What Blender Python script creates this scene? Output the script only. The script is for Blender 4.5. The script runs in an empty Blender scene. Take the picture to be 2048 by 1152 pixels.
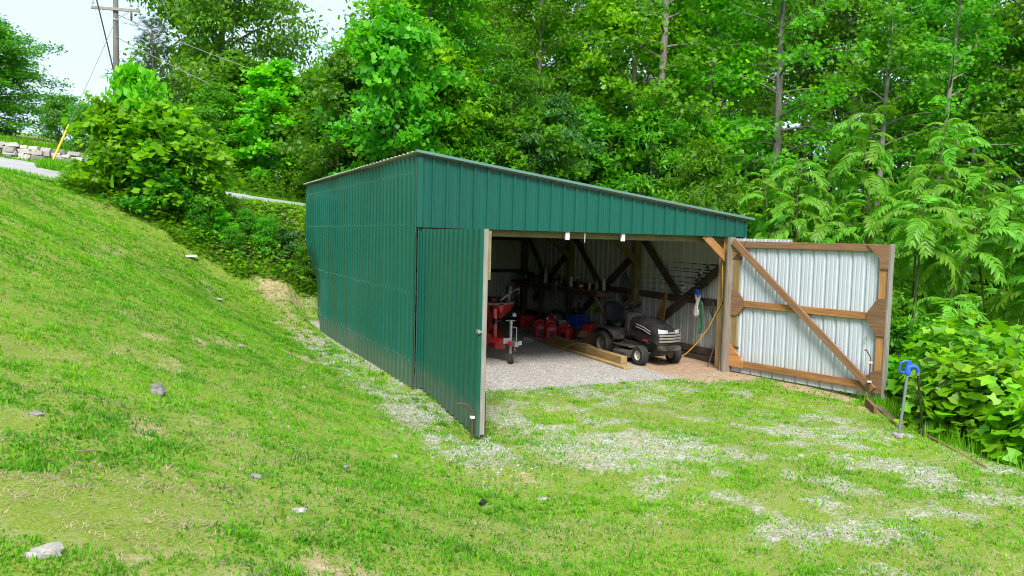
import bpy, math, random
import numpy as np
from mathutils import Matrix, Vector, Quaternion

R_ = math.radians
random.seed(7)
rng = np.random.default_rng(7)
SC = bpy.context.scene
COL = SC.collection

# ------------------------------------------------------------------ camera, sky, sun, exposure
CAM = np.array([-3.66, -11.325, 2.375])
YAW, PITCH, ROLL, FPX = .436, .065, .026, 1541.4
fw = Vector((math.sin(YAW)*math.cos(PITCH), math.cos(YAW)*math.cos(PITCH), -math.sin(PITCH)))
r0 = Vector((math.cos(YAW), -math.sin(YAW), 0)); u0 = r0.cross(fw)
rr = r0*math.cos(ROLL)+u0*math.sin(ROLL); uu = u0*math.cos(ROLL)-r0*math.sin(ROLL)
cd = bpy.data.cameras.new('camera'); cam = bpy.data.objects.new('camera', cd); COL.objects.link(cam)
cd.sensor_width = 36; cd.lens = 36*FPX/2048; cd.clip_start = .05; cd.clip_end = 3000
M = Matrix((rr, uu, -fw)).transposed().to_4x4(); M.translation = Vector(CAM); cam.matrix_world = M
SC.camera = cam

SUN_EL, SUN_AZ = R_(48), R_(203)          # azimuth measured clockwise from +Y
wd = bpy.data.worlds.new('World'); SC.world = wd; wd.use_nodes = True
nt = wd.node_tree; nt.nodes.clear()
wo = nt.nodes.new('ShaderNodeOutputWorld'); bg = nt.nodes.new('ShaderNodeBackground')
sky = nt.nodes.new('ShaderNodeTexSky'); sky.sky_type = 'NISHITA'; sky.sun_disc = False
sky.sun_elevation = SUN_EL; sky.sun_rotation = SUN_AZ; sky.air_density = 1.0; sky.dust_density = 2.5; sky.ozone_density = 1.0
mx = nt.nodes.new('ShaderNodeMix'); mx.data_type = 'RGBA'; mx.inputs[0].default_value = .8
mx.inputs[7].default_value = (4.0, 4.9, 5.7, 1)      # thin even overcast
nt.links.new(sky.outputs[0], mx.inputs[6]); nt.links.new(mx.outputs[2], bg.inputs[0])
bg.inputs[1].default_value = .12
nt.links.new(bg.outputs[0], wo.inputs[0])
sl = bpy.data.lights.new('sun', 'SUN'); sl.energy = 3.0; sl.angle = R_(20); sl.color = (1, .96, .88)
so = bpy.data.objects.new('sun', sl); COL.objects.link(so)
sd = Vector((math.sin(SUN_AZ)*math.cos(SUN_EL), math.cos(SUN_AZ)*math.cos(SUN_EL), math.sin(SUN_EL)))
so.rotation_euler = sd.to_track_quat('Z', 'Y').to_euler(); so.location = (0, 0, 30)
SC.view_settings.view_transform = 'Standard'; SC.view_settings.look = 'None'
SC.view_settings.exposure = 1.0; SC.view_settings.gamma = 1
cy = SC.cycles
cy.use_adaptive_sampling = True; cy.adaptive_threshold = .012; cy.filter_width = 1.05; cy.time_limit = 700
cy.use_denoising = True; cy.denoiser = 'OPENIMAGEDENOISE'; cy.denoising_input_passes = 'RGB_ALBEDO_NORMAL'
cy.max_bounces = 12; cy.diffuse_bounces = 9; cy.glossy_bounces = 3; cy.transmission_bounces = 8; cy.transparent_max_bounces = 4
cy.caustics_reflective = False; cy.caustics_refractive = False

# ------------------------------------------------------------------ helpers: objects
def tag(o, label=None, cat=None, group=None, kind=None):
    if label: o['label'] = label
    if cat: o['category'] = cat
    if group: o['group'] = group
    if kind: o['kind'] = kind
    return o
def link(o, parent=None):
    COL.objects.link(o)
    if parent is not None: o.parent = parent
    return o
def thing(name, label, cat, loc=(0, 0, 0), rz=0, group=None):
    o = bpy.data.objects.new(name, None); o.empty_display_size = .2; link(o)
    o.location = loc; o.rotation_euler = (0, 0, rz)
    return tag(o, label, cat, group)
def np_mesh(name, V, F, mats=(), smooth=False, col=None, mi=None):
    """V (n,3), F (m,k) one polygon size"""
    me = bpy.data.meshes.new(name)
    V = np.asarray(V, np.float32); F = np.asarray(F, np.int32)
    k = F.shape[1]
    me.vertices.add(len(V)); me.vertices.foreach_set('co', V.ravel())
    me.loops.add(F.size); me.loops.foreach_set('vertex_index', F.ravel())
    me.polygons.add(len(F)); me.polygons.foreach_set('loop_start', np.arange(0, F.size, k, dtype=np.int32))
    if smooth: me.polygons.foreach_set('use_smooth', np.ones(len(F), bool))
    if mi is not None: me.polygons.foreach_set('material_index', np.asarray(mi, np.int32))
    if col is not None:
        a = me.attributes.new('col', 'FLOAT_COLOR', 'POINT')
        c = np.ones((len(V), 4), np.float32); c[:, :col.shape[1]] = col
        a.data.foreach_set('color', c.ravel())
    me.update(calc_edges=True)
    for m in mats: me.materials.append(m)
    return me
def mobj(name, me, parent=None, mat=None):
    o = bpy.data.objects.new(name, me); link(o, parent)
    if mat is not None and me.materials:
        o.material_slots[0].link = 'OBJECT'; o.material_slots[0].material = mat
    return o

class MB:
    """collects shapes, builds ONE mesh object"""
    def __init__(s): s.v = []; s.f = []; s.m = []
    def add(s, v, f, mi=0):
        b = len(s.v); s.v += [tuple(p) for p in v]
        s.f += [tuple(i+b for i in q) for q in f]; s.m += [mi]*len(f); return s
    def box(s, c, d, M=None, mi=0, taper=1.0):
        x, y, z = d[0]/2, d[1]/2, d[2]/2; t = taper
        v = [Vector(p) for p in ((-x,-y,-z),(x,-y,-z),(x,y,-z),(-x,y,-z),(-x*t,-y*t,z),(x*t,-y*t,z),(x*t,y*t,z),(-x*t,y*t,z))]
        if M is not None: v = [M @ p for p in v]
        v = [p+Vector(c) for p in v]
        return s.add(v, [(0,3,2,1),(4,5,6,7),(0,1,5,4),(1,2,6,5),(2,3,7,6),(3,0,4,7)], mi)
    def tube(s, pts, rad, n=8, mi=0, cap=True):
        pts = [Vector(p) for p in pts]
        rad = [rad]*len(pts) if not hasattr(rad, '__len__') else rad
        v = []; f = []; ref = None
        for i, p in enumerate(pts):
            t = (pts[min(i+1, len(pts)-1)]-pts[max(i-1, 0)])
            t = t.normalized() if t.length > 1e-9 else Vector((0, 0, 1))
            if ref is None: ref = t.orthogonal().normalized()
            ref = (ref-t*ref.dot(t)); ref = ref.normalized() if ref.length > 1e-6 else t.orthogonal().normalized()
            b = t.cross(ref)
            for k in range(n):
                a = 2*math.pi*k/n; v.append(p+(ref*math.cos(a)+b*math.sin(a))*rad[i])
        for i in range(len(pts)-1):
            for k in range(n):
                k2 = (k+1) % n; f.append((i*n+k, i*n+k2, (i+1)*n+k2, (i+1)*n+k))
        if cap:
            f.append(tuple(range(n-1, -1, -1))); f.append(tuple((len(pts)-1)*n+k for k in range(n)))
        return s.add(v, f, mi)
    def lathe(s, prof, n=20, M=None, mi=0, closed=False):
        v = []; f = []
        for r, z in prof:
            for k in range(n):
                a = 2*math.pi*k/n; p = Vector((r*math.cos(a), r*math.sin(a), z)); v.append(M @ p if M is not None else p)
        L = len(prof)
        for i in range(L if closed else L-1):
            j = (i+1) % L
            for k in range(n):
                k2 = (k+1) % n; f.append((i*n+k, i*n+k2, j*n+k2, j*n+k))
        if not closed:
            f.append(tuple(range(n-1, -1, -1))); f.append(tuple((L-1)*n+k for k in range(n)))
        return s.add(v, f, mi)
    def loft(s, rings, mi=0, cap=True):
        n = len(rings[0]); v = [p for r in rings for p in r]; f = []
        for i in range(len(rings)-1):
            for k in range(n):
                k2 = (k+1) % n; f.append((i*n+k, i*n+k2, (i+1)*n+k2, (i+1)*n+k))
        if cap:
            f.append(tuple(range(n-1, -1, -1))); f.append(tuple((len(rings)-1)*n+k for k in range(n)))
        return s.add(v, f, mi)
    def prism(s, poly, t, M=None, mi=0):
        """poly in local xz-plane, thickness t along y"""
        n = len(poly)
        v = [Vector((p[0], -t/2, p[1])) for p in poly]+[Vector((p[0], t/2, p[1])) for p in poly]
        if M is not None: v = [M @ p for p in v]
        f = [tuple(range(n)), tuple(range(2*n-1, n-1, -1))]+[(i, (i+1) % n+0, (i+1) % n+n, i+n)[::-1] for i in range(n)]
        return s.add(v, f, mi)
    def mesh(s, name, mats, smooth=False):
        me = bpy.data.meshes.new(name); me.from_pydata(s.v, [], s.f)
        for m in (mats if isinstance(mats, (list, tuple)) else [mats]): me.materials.append(m)
        me.polygons.foreach_set('material_index', s.m)
        if smooth: me.shade_smooth(); me.set_sharp_from_angle(angle=R_(38))
        me.update(); return me
    def build(s, name, mats, parent=None, smooth=False, bevel=0, loc=None, rot=None):
        o = bpy.data.objects.new(name, s.mesh(name, mats, smooth)); link(o, parent)
        if loc is not None: o.location = loc
        if rot is not None: o.rotation_euler = rot
        if bevel:
            b = o.modifiers.new('bevel', 'BEVEL'); b.width = bevel; b.segments = 2; b.limit_method = 'ANGLE'; b.angle_limit = R_(40)
        return o
def sup(y, cx, cz, hw, hh, e=3.5, n=20, axis='y'):
    """superellipse ring"""
    out = []
    for k in range(n):
        a = 2*math.pi*(k+.5)/n; c, s_ = math.cos(a), math.sin(a)
        px = cx+hw*math.copysign(abs(c)**(2/e), c); pz = cz+hh*math.copysign(abs(s_)**(2/e), s_)
        out.append(Vector((px, y, pz)) if axis == 'y' else Vector((px, pz, y)))
    return out
def board(name, p0, p1, w, t, mat, parent=None, up=(0, 0, 1), bevel=.004, rand=0):
    """plank whose grain runs along local x; w measured along 'up', t across"""
    p0, p1 = Vector(p0), Vector(p1); x = (p1-p0); L = x.length; x.normalize()
    upv = Vector(up); y = upv.cross(x)
    if y.length < 1e-4: y = Vector((1, 0, 0)).cross(x)
    y.normalize(); z = x.cross(y)
    mb = MB().box((0, 0, 0), (L, t, w))
    o = mb.build(name, mat, parent, bevel=bevel)
    Mx = Matrix((x, y, z)).transposed().to_4x4(); Mx.translation = (p0+p1)/2
    o.matrix_basis = Mx
    return o

# ------------------------------------------------------------------ helpers: materials
def N(nt, t, **kw):
    n = nt.nodes.new('ShaderNode'+t)
    for k, v in kw.items(): setattr(n, k, v)
    return n
def ramp(nt, fac, stops):
    r = N(nt, 'ValToRGB'); e = r.color_ramp.elements
    while len(e) > 1: e.remove(e[-1])
    for i, (p, c) in enumerate(stops):
        q = e[0] if i == 0 else e.new(p)
        q.position = p; q.color = (*c, 1) if len(c) == 3 else c
    nt.links.new(fac, r.inputs[0]); return r.outputs[0]
def mixc(nt, fac, a, b, mode='MIX'):
    m = N(nt, 'Mix', data_type='RGBA', blend_type=mode)
    for i, x in ((0, fac), (6, a), (7, b)):
        if hasattr(x, 'links'): nt.links.new(x, m.inputs[i])
        elif i == 0: m.inputs[0].default_value = x
        else: m.inputs[i].default_value = (*x, 1)
    return m.outputs[2]
def math_(nt, op, a, b=None, clamp=False):
    m = N(nt, 'Math', operation=op, use_clamp=clamp)
    for i, x in ((0, a), (1, b)):
        if x is None: continue
        if hasattr(x, 'links'): nt.links.new(x, m.inputs[i])
        else: m.inputs[i].default_value = x
    return m.outputs[0]
def noise(nt, vec, scale, detail=4, rough=.55):
    n = N(nt, 'TexNoise'); n.inputs['Scale'].default_value = scale; n.inputs['Detail'].default_value = detail
    n.inputs['Roughness'].default_value = rough
    if vec is not None: nt.links.new(vec, n.inputs['Vector'])
    return n.outputs['Fac']
def newmat(name):
    m = bpy.data.materials.new(name); m.use_nodes = True; nt = m.node_tree
    return m, nt, nt.nodes['Principled BSDF']
def bump(nt, b, h, strength=.3, dist=.01):
    n = N(nt, 'Bump'); n.inputs['Strength'].default_value = strength; n.inputs['Distance'].default_value = dist
    nt.links.new(h, n.inputs['Height']); nt.links.new(n.outputs[0], b.inputs['Normal'])
def plain(name, c, rough=.5, metal=0, dirt=.25, scale=6, dirtc=(.12, .09, .06), spec=.5, coat=0):
    """base colour with worn, dusty variation"""
    m, nt, b = newmat(name)
    tc = N(nt, 'TexCoord').outputs['Object']
    n = noise(nt, tc, scale, 6, .65)
    f = ramp(nt, n, [(.38, (0, 0, 0)), (.78, (1, 1, 1))])
    f = math_(nt, 'MULTIPLY', f, dirt)
    nt.links.new(mixc(nt, f, c, dirtc), b.inputs['Base Color'])
    rr_ = math_(nt, 'ADD', math_(nt, 'MULTIPLY', n, .25), rough-.12, True)
    nt.links.new(rr_, b.inputs['Roughness'])
    b.inputs['Metallic'].default_value = metal; b.inputs['Specular IOR Level'].default_value = spec
    b.inputs['Coat Weight'].default_value = coat; b.inputs['Coat Roughness'].default_value = .15
    return m
def wood(name, dark, light, grain=1.0, greyc=None, rough=.85, vert=False):
    m, nt, b = newmat(name)
    tc = N(nt, 'TexCoord').outputs['Object']; oi = N(nt, 'ObjectInfo')
    mp = N(nt, 'Mapping'); mp.inputs['Scale'].default_value = (13*grain, 13*grain, 1.1) if vert else (1.1, 13*grain, 13*grain)
    add = N(nt, 'VectorMath', operation='ADD'); sc = N(nt, 'VectorMath', operation='SCALE')
    cb = N(nt, 'CombineXYZ'); nt.links.new(oi.outputs['Random'], cb.inputs[0]); nt.links.new(oi.outputs['Random'], cb.inputs[1])
    nt.links.new(cb.outputs[0], sc.inputs[0]); sc.inputs['Scale'].default_value = 37
    nt.links.new(tc, add.inputs[0]); nt.links.new(sc.outputs[0], add.inputs[1])
    nt.links.new(add.outputs[0], mp.inputs[0])
    n1 = noise(nt, mp.outputs[0], 2.2, 8, .65); n2 = noise(nt, add.outputs[0], 2.3, 4, .6)
    c = ramp(nt, n1, [(.3, dark), (.55, tuple((a+q)/2 for a, q in zip(dark, light))), (.72, light)])
    c = mixc(nt, math_(nt, 'MULTIPLY', ramp(nt, n2, [(.4, (0, 0, 0)), (.75, (1, 1, 1))]), .55), c, greyc or tuple(x*.55 for x in dark))
    v = math_(nt, 'ADD', math_(nt, 'MULTIPLY', oi.outputs['Random'], .45), .78)
    c = mixc(nt, 1.0, c, v, 'MULTIPLY')
    nt.links.new(c, b.inputs['Base Color']); b.inputs['Roughness'].default_value = rough; b.inputs['Specular IOR Level'].default_value = .25
    bump(nt, b, n1, .5, .006)
    return m
def sheet(name, c, rough, metal, streak=.35, streakc=(.05, .06, .04), base_dirt=None, coat=0.):
    """painted or galvanised sheet metal with vertical weather streaks"""
    m, nt, b = newmat(name)
    geo = N(nt, 'NewGeometry').outputs['Position']
    mp = N(nt, 'Mapping'); mp.inputs['Scale'].default_value = (9, 9, .5); nt.links.new(geo, mp.inputs[0])
    n1 = noise(nt, mp.outputs[0], 1.0, 6, .6); n2 = noise(nt, geo, .9, 4, .6)
    f = math_(nt, 'MULTIPLY', ramp(nt, n1, [(.45, (0, 0, 0)), (.8, (1, 1, 1))]), streak)
    col = mixc(nt, f, c, streakc)
    col = mixc(nt, math_(nt, 'MULTIPLY', n2, .35), col, tuple(min(1, x*1.4) for x in c))
    if base_dirt:
        sz = N(nt, 'SeparateXYZ'); nt.links.new(geo, sz.inputs[0])
        n3 = noise(nt, geo, 5, 5, .65)
        hgt = math_(nt, 'ADD', sz.outputs[2], math_(nt, 'MULTIPLY', n3, -.5))
        g = ramp(nt, hgt, [(0, (1, 1, 1)), (.22, (0, 0, 0))])
        col = mixc(nt, math_(nt, 'MULTIPLY', g, .3), col, base_dirt)
    oi = N(nt, 'ObjectInfo')
    col = mixc(nt, 1.0, col, math_(nt, 'ADD', math_(nt, 'MULTIPLY', oi.outputs['Random'], .22), .89), 'MULTIPLY')
    nt.links.new(col, b.inputs['Base Color'])
    nt.links.new(math_(nt, 'ADD', math_(nt, 'MULTIPLY', n2, .3), rough-.12, True), b.inputs['Roughness'])
    b.inputs['Metallic'].default_value = metal; b.inputs['Coat Weight'].default_value = coat; b.inputs['Specular IOR Level'].default_value = .3
    bump(nt, b, noise(nt, geo, 2.2, 2, .5), .25, .03)
    return m
def leafmat(name, dark, mid, bright, trans=.45, gloss=.42, veins=False):
    m, nt, b = newmat(name)
    at = N(nt, 'Attribute', attribute_name='col'); oi = N(nt, 'ObjectInfo')
    sp = N(nt, 'SeparateColor'); nt.links.new(at.outputs['Color'], sp.inputs[0])
    c = ramp(nt, sp.outputs[0], [(0, dark), (.5, mid), (1, bright)])
    if veins:
        ay = math_(nt, 'ABSOLUTE', math_(nt, 'SUBTRACT', sp.outputs[2], .5))
        wv = math_(nt, 'FRACT', math_(nt, 'MULTIPLY', math_(nt, 'SUBTRACT', sp.outputs[1], math_(nt, 'MULTIPLY', ay, .9)), 6.5))
        vs_ = math_(nt, 'MAXIMUM', math_(nt, 'LESS_THAN', ay, .014), math_(nt, 'MULTIPLY', math_(nt, 'LESS_THAN', wv, .13), .6))
        c = mixc(nt, math_(nt, 'MULTIPLY', vs_, .38), c, (.42, .58, .12))
        nz_ = noise(nt, N(nt, 'NewGeometry').outputs['Position'], 14, 4, .6)
        c = mixc(nt, math_(nt, 'MULTIPLY', ramp(nt, nz_, [(.6, (0, 0, 0)), (.8, (1, 1, 1))]), .35), c, (.30, .30, .06))
    hs = N(nt, 'HueSaturation'); nt.links.new(c, hs.inputs['Color'])
    nt.links.new(math_(nt, 'ADD', math_(nt, 'MULTIPLY', oi.outputs['Random'], .035), .482), hs.inputs['Hue'])
    nt.links.new(math_(nt, 'ADD', math_(nt, 'MULTIPLY', oi.outputs['Random'], .45), .8), hs.inputs['Value'])
    b.inputs['Roughness'].default_value = gloss; b.inputs['Specular IOR Level'].default_value = .28
    nt.links.new(hs.outputs[0], b.inputs['Base Color'])
    tr = N(nt, 'BsdfTranslucent'); ms = N(nt, 'MixShader'); ms.inputs[0].default_value = trans
    c2 = mixc(nt, 1.0, hs.outputs[0], (1.5, 1.55, .55), 'MULTIPLY'); nt.links.new(c2, tr.inputs[0])
    nt.links.new(b.outputs[0], ms.inputs[1]); nt.links.new(tr.outputs[0], ms.inputs[2])
    nt.links.new(ms.outputs[0], nt.nodes['Material Output'].inputs[0])
    return m
MT = {}
MT['green'] = sheet('green_paint', (.003, .084, .060), .42, 0, .4, (.002, .045, .034), (.16, .12, .08), .15)
MT['trim'] = sheet('roof_trim', (.12, .24, .21), .4, .2, .2)
MT['liner'] = sheet('galvanised_liner', (.46, .48, .47), .5, .15, .5, (.14, .13, .10), (.2, .15, .1))
MT['white_sheet'] = sheet('white_sheet', (.46, .50, .55), .5, .05, .14, (.33, .35, .36), (.42, .38, .32))
MT['roof'] = sheet('roof_sheet', (.30, .33, .32), .5, .3, .4, (.2, .1, .06))
MT['w_grey'] = wood('weathered_wood', (.13, .115, .10), (.33, .30, .27), greyc=(.2, .18, .16))
MT['w_post'] = wood('weathered_post', (.12, .095, .075), (.29, .24, .19), greyc=(.18, .15, .12), vert=True)
MT['w_orange'] = wood('orange_wood', (.26, .11, .035), (.55, .28, .10), greyc=(.20, .13, .08))
MT['w_brown'] = wood('brown_wood', (.15, .075, .036), (.36, .20, .10), greyc=(.2, .14, .10))
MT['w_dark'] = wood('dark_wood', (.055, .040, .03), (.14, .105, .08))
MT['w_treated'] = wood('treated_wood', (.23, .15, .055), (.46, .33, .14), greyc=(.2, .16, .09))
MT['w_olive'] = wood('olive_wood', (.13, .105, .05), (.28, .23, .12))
MT['bark'] = wood('tree_bark', (.08, .07, .06), (.27, .25, .22), .6, (.30, .31, .27), vert=True)
MT['stem_green'] = wood('green_stem', (.06, .07, .03), (.14, .15, .06), vert=True)
MT['bark_pale'] = wood('pale_bark', (.12, .11, .09), (.36, .34, .29), .6, (.38, .40, .33), vert=True)
MT['pole'] = wood('pole_wood', (.19, .165, .15), (.33, .31, .295), 1.4, vert=True)
MT['red'] = plain('red_plastic', (.55, .016, .03), .4, 0, .3)
MT['redp'] = plain('red_paint', (.46, .014, .02), .35, 0, .35, coat=.3)
MT['blue'] = plain('blue_plastic', (.015, .06, .48), .42, 0, .18)
MT['hyd_blue'] = plain('hydrant_blue', (.012, .10, .62), .4, 0, .15, coat=.3)
MT['black'] = plain('black_paint', (.012, .012, .015), .26, 0, .2, 5, (.14, .12, .10), coat=.5)
MT['dusty'] = plain('dusty_black', (.022, .021, .02), .55, 0, .65, 5, (.19, .165, .135))
MT['vinyl'] = plain('black_vinyl', (.008, .009, .013), .32, 0, .08)
MT['rubber'] = plain('tyre_rubber', (.013, .013, .014), .75, 0, .45, 9, (.10, .085, .07))
MT['rim'] = plain('pale_rim', (.55, .54, .50), .5, 0, .35)
MT['rim_dirty'] = plain('dirty_rim', (.20, .18, .14), .7, 0, .5)
MT['silver'] = plain('silver_plastic', (.36, .33, .30), .45, .3, .4)
MT['lamp'] = plain('headlight_lens', (.42, .45, .49), .15, .1, .25, coat=1)
MT['steel'] = plain('galvanised_steel', (.42, .44, .45), .42, .85, .25)
MT['grey_pipe'] = plain('grey_pipe', (.23, .27, .29), .5, .4, .25)
MT['rust'] = plain('rusty_iron', (.10, .055, .04), .8, .2, .6, 20, (.18, .09, .05))
MT['card'] = plain('cardboard', (.27, .16, .085), .9, 0, .3)
MT['white'] = plain('white_paint', (.72, .72, .70), .6, 0, .3)
MT['bag'] = plain('white_bag', (.62, .56, .54), .45, 0, .45, 9, (.35, .22, .18))
MT['cloth'] = plain('grey_cloth', (.13, .12, .10), .95, 0, .4)
MT['yellow'] = plain('yellow_plastic', (.80, .52, .02), .45, 0, .12)
MT['cord'] = plain('yellow_cord', (.62, .33, .05), .5, 0, .2)
MT['rope_g'] = plain('green_rope', (.03, .14, .085), .8, 0, .35)
MT['hose'] = plain('black_hose', (.012, .013, .014), .45, 0, .3)
MT['wire'] = plain('line_wire', (.16, .16, .16), .5, .4, .1)
MT['cream'] = plain('cream_plastic', (.42, .40, .33), .6, 0, .4)
MT['olive_p'] = plain('olive_bottle', (.20, .18, .03), .4, 0, .3)
MT['leaf_jug'] = plain('green_jug', (.16, .34, .20), .4, 0, .25)
MT['glassy'] = plain('porcelain', (.42, .42, .44), .25, 0, .1)
MT['asphalt_box'] = plain('grey_box', (.20, .22, .24), .5, .3, .2)
def stonemat(name, a, b_, sc=3):
    m, nt, b = newmat(name); tc = N(nt, 'TexCoord').outputs['Object']; oi = N(nt, 'ObjectInfo')
    n = noise(nt, tc, sc, 8, .7)
    c = ramp(nt, n, [(.3, a), (.7, b_)])
    c = mixc(nt, 1, c, math_(nt, 'ADD', math_(nt, 'MULTIPLY', oi.outputs['Random'], .7), .6), 'MULTIPLY')
    nt.links.new(c, b.inputs['Base Color']); b.inputs['Roughness'].default_value = .9; bump(nt, b, n, .6, .02); return m
MT['stone_w'] = stonemat('pale_stone', (.20, .18, .165), (.46, .43, .40), 9)
MT['stone_wall'] = stonemat('wall_stone', (.26, .235, .215), (.66, .62, .58), 7)
MT['stone_g'] = stonemat('grey_stone', (.16, .15, .14), (.40, .38, .36), 14)
MT['leaf_e'] = leafmat('leaf_lime', (.08, .28, .004), (.18, .47, .007), (.34, .62, .012), .5)
MT['leaf_a'] = leafmat('leaf_bright', (.06, .24, .004), (.15, .42, .006), (.30, .56, .010), .5)
MT['leaf_b'] = leafmat('leaf_green', (.038, .165, .005), (.10, .32, .010), (.22, .47, .016), .5)
MT['leaf_c'] = leafmat('leaf_dark', (.032, .14, .007), (.085, .27, .012), (.175, .39, .018), .5)
MT['leaf_d'] = leafmat('leaf_bluish', (.024, .11, .022), (.062, .21, .045), (.13, .32, .08))
MT['leaf_p'] = leafmat('pine_needles', (.012, .042, .014), (.03, .085, .022), (.07, .15, .03), .12)
MT['leaf_t'] = leafmat('tulip_leaf', (.05, .20, .004), (.145, .41, .006), (.30, .57, .012), .45, .4, True)
MT['leaf_s'] = leafmat('frond_leaf', (.05, .19, .010), (.125, .34, .020), (.24, .48, .045), .4, .36)
MT['grass'] = leafmat('grass_blade', (.045, .175, .006), (.135, .35, .007), (.30, .48, .016), .45, .6)
MT['straw'] = leafmat('dry_straw', (.30, .24, .14), (.46, .38, .25), (.62, .54, .38), .2, .7)

# ------------------------------------------------------------------ terrain
def ss(a, b, x):
    t = np.clip((np.asarray(x, float)-a)/(b-a), 0, 1); return t*t*(3-2*t)
def spl(x, k): return k*np.logaddexp(0, np.asarray(x, float)/k)
_lat = np.random.default_rng(3).random((256, 256))
def vn(x, y):
    xi = np.floor(x).astype(int); yi = np.floor(y).astype(int); fx = x-xi; fy = y-yi
    fx = fx*fx*(3-2*fx); fy = fy*fy*(3-2*fy)
    g = lambda a, b: _lat[a & 255, b & 255]
    return (g(xi, yi)*(1-fx)+g(xi+1, yi)*fx)*(1-fy)+(g(xi, yi+1)*(1-fx)+g(xi+1, yi+1)*fx)*fy
def fbm(x, y, o=4):
    s = 0; a = .5; t = 0
    for i in range(o):
        s = s+a*vn(x*2**i+17.3*i, y*2**i+5.1*i); t += a; a *= .55
    return s/t
def Hs(X, Y):
    X = np.asarray(X, float); Y = np.asarray(Y, float)
    path = .55*ss(5.5, 11, Y)*ss(.3, -.4, X)
    slope = .28+.26*ss(-9, 8, Y)
    z = path+slope*spl(-X-1.05, .32)-.25*slope*spl(-X-7.5, 1)
    zr = 3.2-.1*np.clip(X, -20, 14)
    z2 = zr+.1*(np.minimum(Y, 60)-14.5)+.10*np.minimum(spl(Y-21.5, .6), 5)*ss(-2, -7, X)
    z = z+(z2-z)*ss(10.2, 14.2, Y)
    Xe = np.interp(Y, [-14, -8, -6.4, -4.7, -3.4, -1, 3, 10, 14, 30], [4.4, 4.7, 4.9, 5.3, 6.2, 6.95, 7.1, 7.1, 9, 12])
    d = .6*spl(X-Xe-.25, .2); d = 3.2*(1-np.exp(-d/3.2))*(1-.8*ss(12, 24, Y))
    return z-d
def flat(X, Y):       # 1 on the shed floor and apron
    return ss(-.3, .1, X)*ss(7.0, 6.5, X)*ss(-1.3, -.4, Y)*ss(9.9, 9.55, Y)
def H(X, Y):
    X = np.asarray(X, float); Y = np.asarray(Y, float)
    z = Hs(X, Y)+(fbm(X*.9, Y*.9, 3)-.5)*.14*(1-.75*ss(-.6, .4, X)*ss(8, 6, X))+(fbm(X*4, Y*4, 2)-.5)*.03
    f = flat(X, Y); return z*(1-f)
def gravel_mask(X, Y):
    inside = ss(-.05, .15, X)*ss(6.6, 6.3, X)*ss(-.75, -.35, Y+.35*(fbm(X*1.3, Y*1.3)-.5))*ss(9.6, 9.4, Y)
    n = fbm(X*.75+3, Y*1.2+9, 4); n2 = fbm(X*3.1, Y*3.1, 3)
    reg = ss(-.4, .6, X)*ss(6.2, 4.6, X)*ss(-9.5, -7, Y)
    bias = .22*np.exp(-((X-.9)**2/1.2+(Y+2.2)**2/3))+.10*np.exp(-((X-2.6)**2/4+(Y+5.6)**2/2))
    band = .30*np.exp(-(((X-3.2)*.55+(Y+5.2)*.83)/.75)**2)
    yard = reg*np.clip(.26+.42*np.exp(-((X-.9)**2/1.3+(Y+2.3)**2/3.2))+band+1.3*(n-.5)+1.3*(n2-.5), 0, .58)
    strip = ss(-1.15, -.75, X)*ss(.1, -.1, X)*ss(-5.2, -3.5, Y)*ss(9.5, 7, Y)*ss(.24, .52, n2*.6+n*.4)
    return np.maximum(np.maximum(inside, yard), strip*.58)
def clay_mask(X, Y):
    n = fbm(X*1.1+40, Y*.55+11, 4)
    bank = ss(.1, -1.5, X)*ss(.56, .78, n)*ss(11, 8, Y)*.62
    path = np.exp(-((X+.6)**2/.12))*ss(2.5, 6, Y)*ss(12, 10.5, Y)*.55
    end = .62*ss(-1.7, -.8, X)*ss(.3, 0, X)*ss(8.8, 9.8, Y)*ss(11.8, 11, Y)
    apron = ss(4.2, 5.0, X)*ss(7, 6.6, X)*ss(-1.35, -.7, Y+.6*(n-.5))*ss(2.6, 1.2, Y)
    rim = ss(5.4, 6.0, X)*ss(.45, .62, n)*ss(-4.5, -3, Y)*ss(0, -.6, Y)
    m = ss(.56, .76, fbm(X*1.7+9, Y*1.7+2, 4))*.62*ss(-.5, .5, X)*ss(-9, -6, Y)
    bare = .62*np.exp(-(((X+3.72)/.2)**2+((Y+4.9)/.5)**2))+.8*np.exp(-(((X+3.1)/.15)**2+((Y+.2)/.5)**2))+.45*np.exp(-(((X+.35)/.25)**2+((Y+4.6)/.4)**2))
    return np.clip(np.maximum.reduce([bank, path, end, apron, rim*.8, m*.7, bare]), 0, 1)
def axis(parts):
    a = []
    for lo, hi, st in parts: a.append(np.arange(lo, hi-1e-6, st))
    return np.concatenate(a+[np.array([parts[-1][1]])])
gx = axis([(-500, -60, 55), (-60, -20, 4), (-20, -10, .5), (-10, 7.6, .1), (7.6, 20, .4), (20, 60, 4), (60, 500, 55)])
gy = axis([(-300, -40, 40), (-40, -14, 2), (-14, -10, .25), (-10, 14.4, .1), (14.4, 24, .25), (24, 60, 1.5), (60, 600, 60)])
GX, GY = np.meshgrid(gx, gy); GZ = H(GX, GY)
nx, ny = len(gx), len(gy)
V = np.stack([GX, GY, GZ], -1).reshape(-1, 3)
idx = np.arange(nx*ny).reshape(ny, nx)
F = np.stack([idx[:-1, :-1], idx[:-1, 1:], idx[1:, 1:], idx[1:, :-1]], -1).reshape(-1, 4)
wl = ss(-.1, .9, GY-11.3-.35*np.clip(-GX-2, 0, 9))*ss(22, 20, GY)+ss(0, .8, GX-np.interp(GY, [-14, -6.4, -4.7, -3.4, -1, 40], [4.7, 5.2, 5.6, 6.4, 7.2, 7.3]))
wl = np.clip(np.maximum(wl, ss(6.8, 8, GX)), 0, 1)
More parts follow.
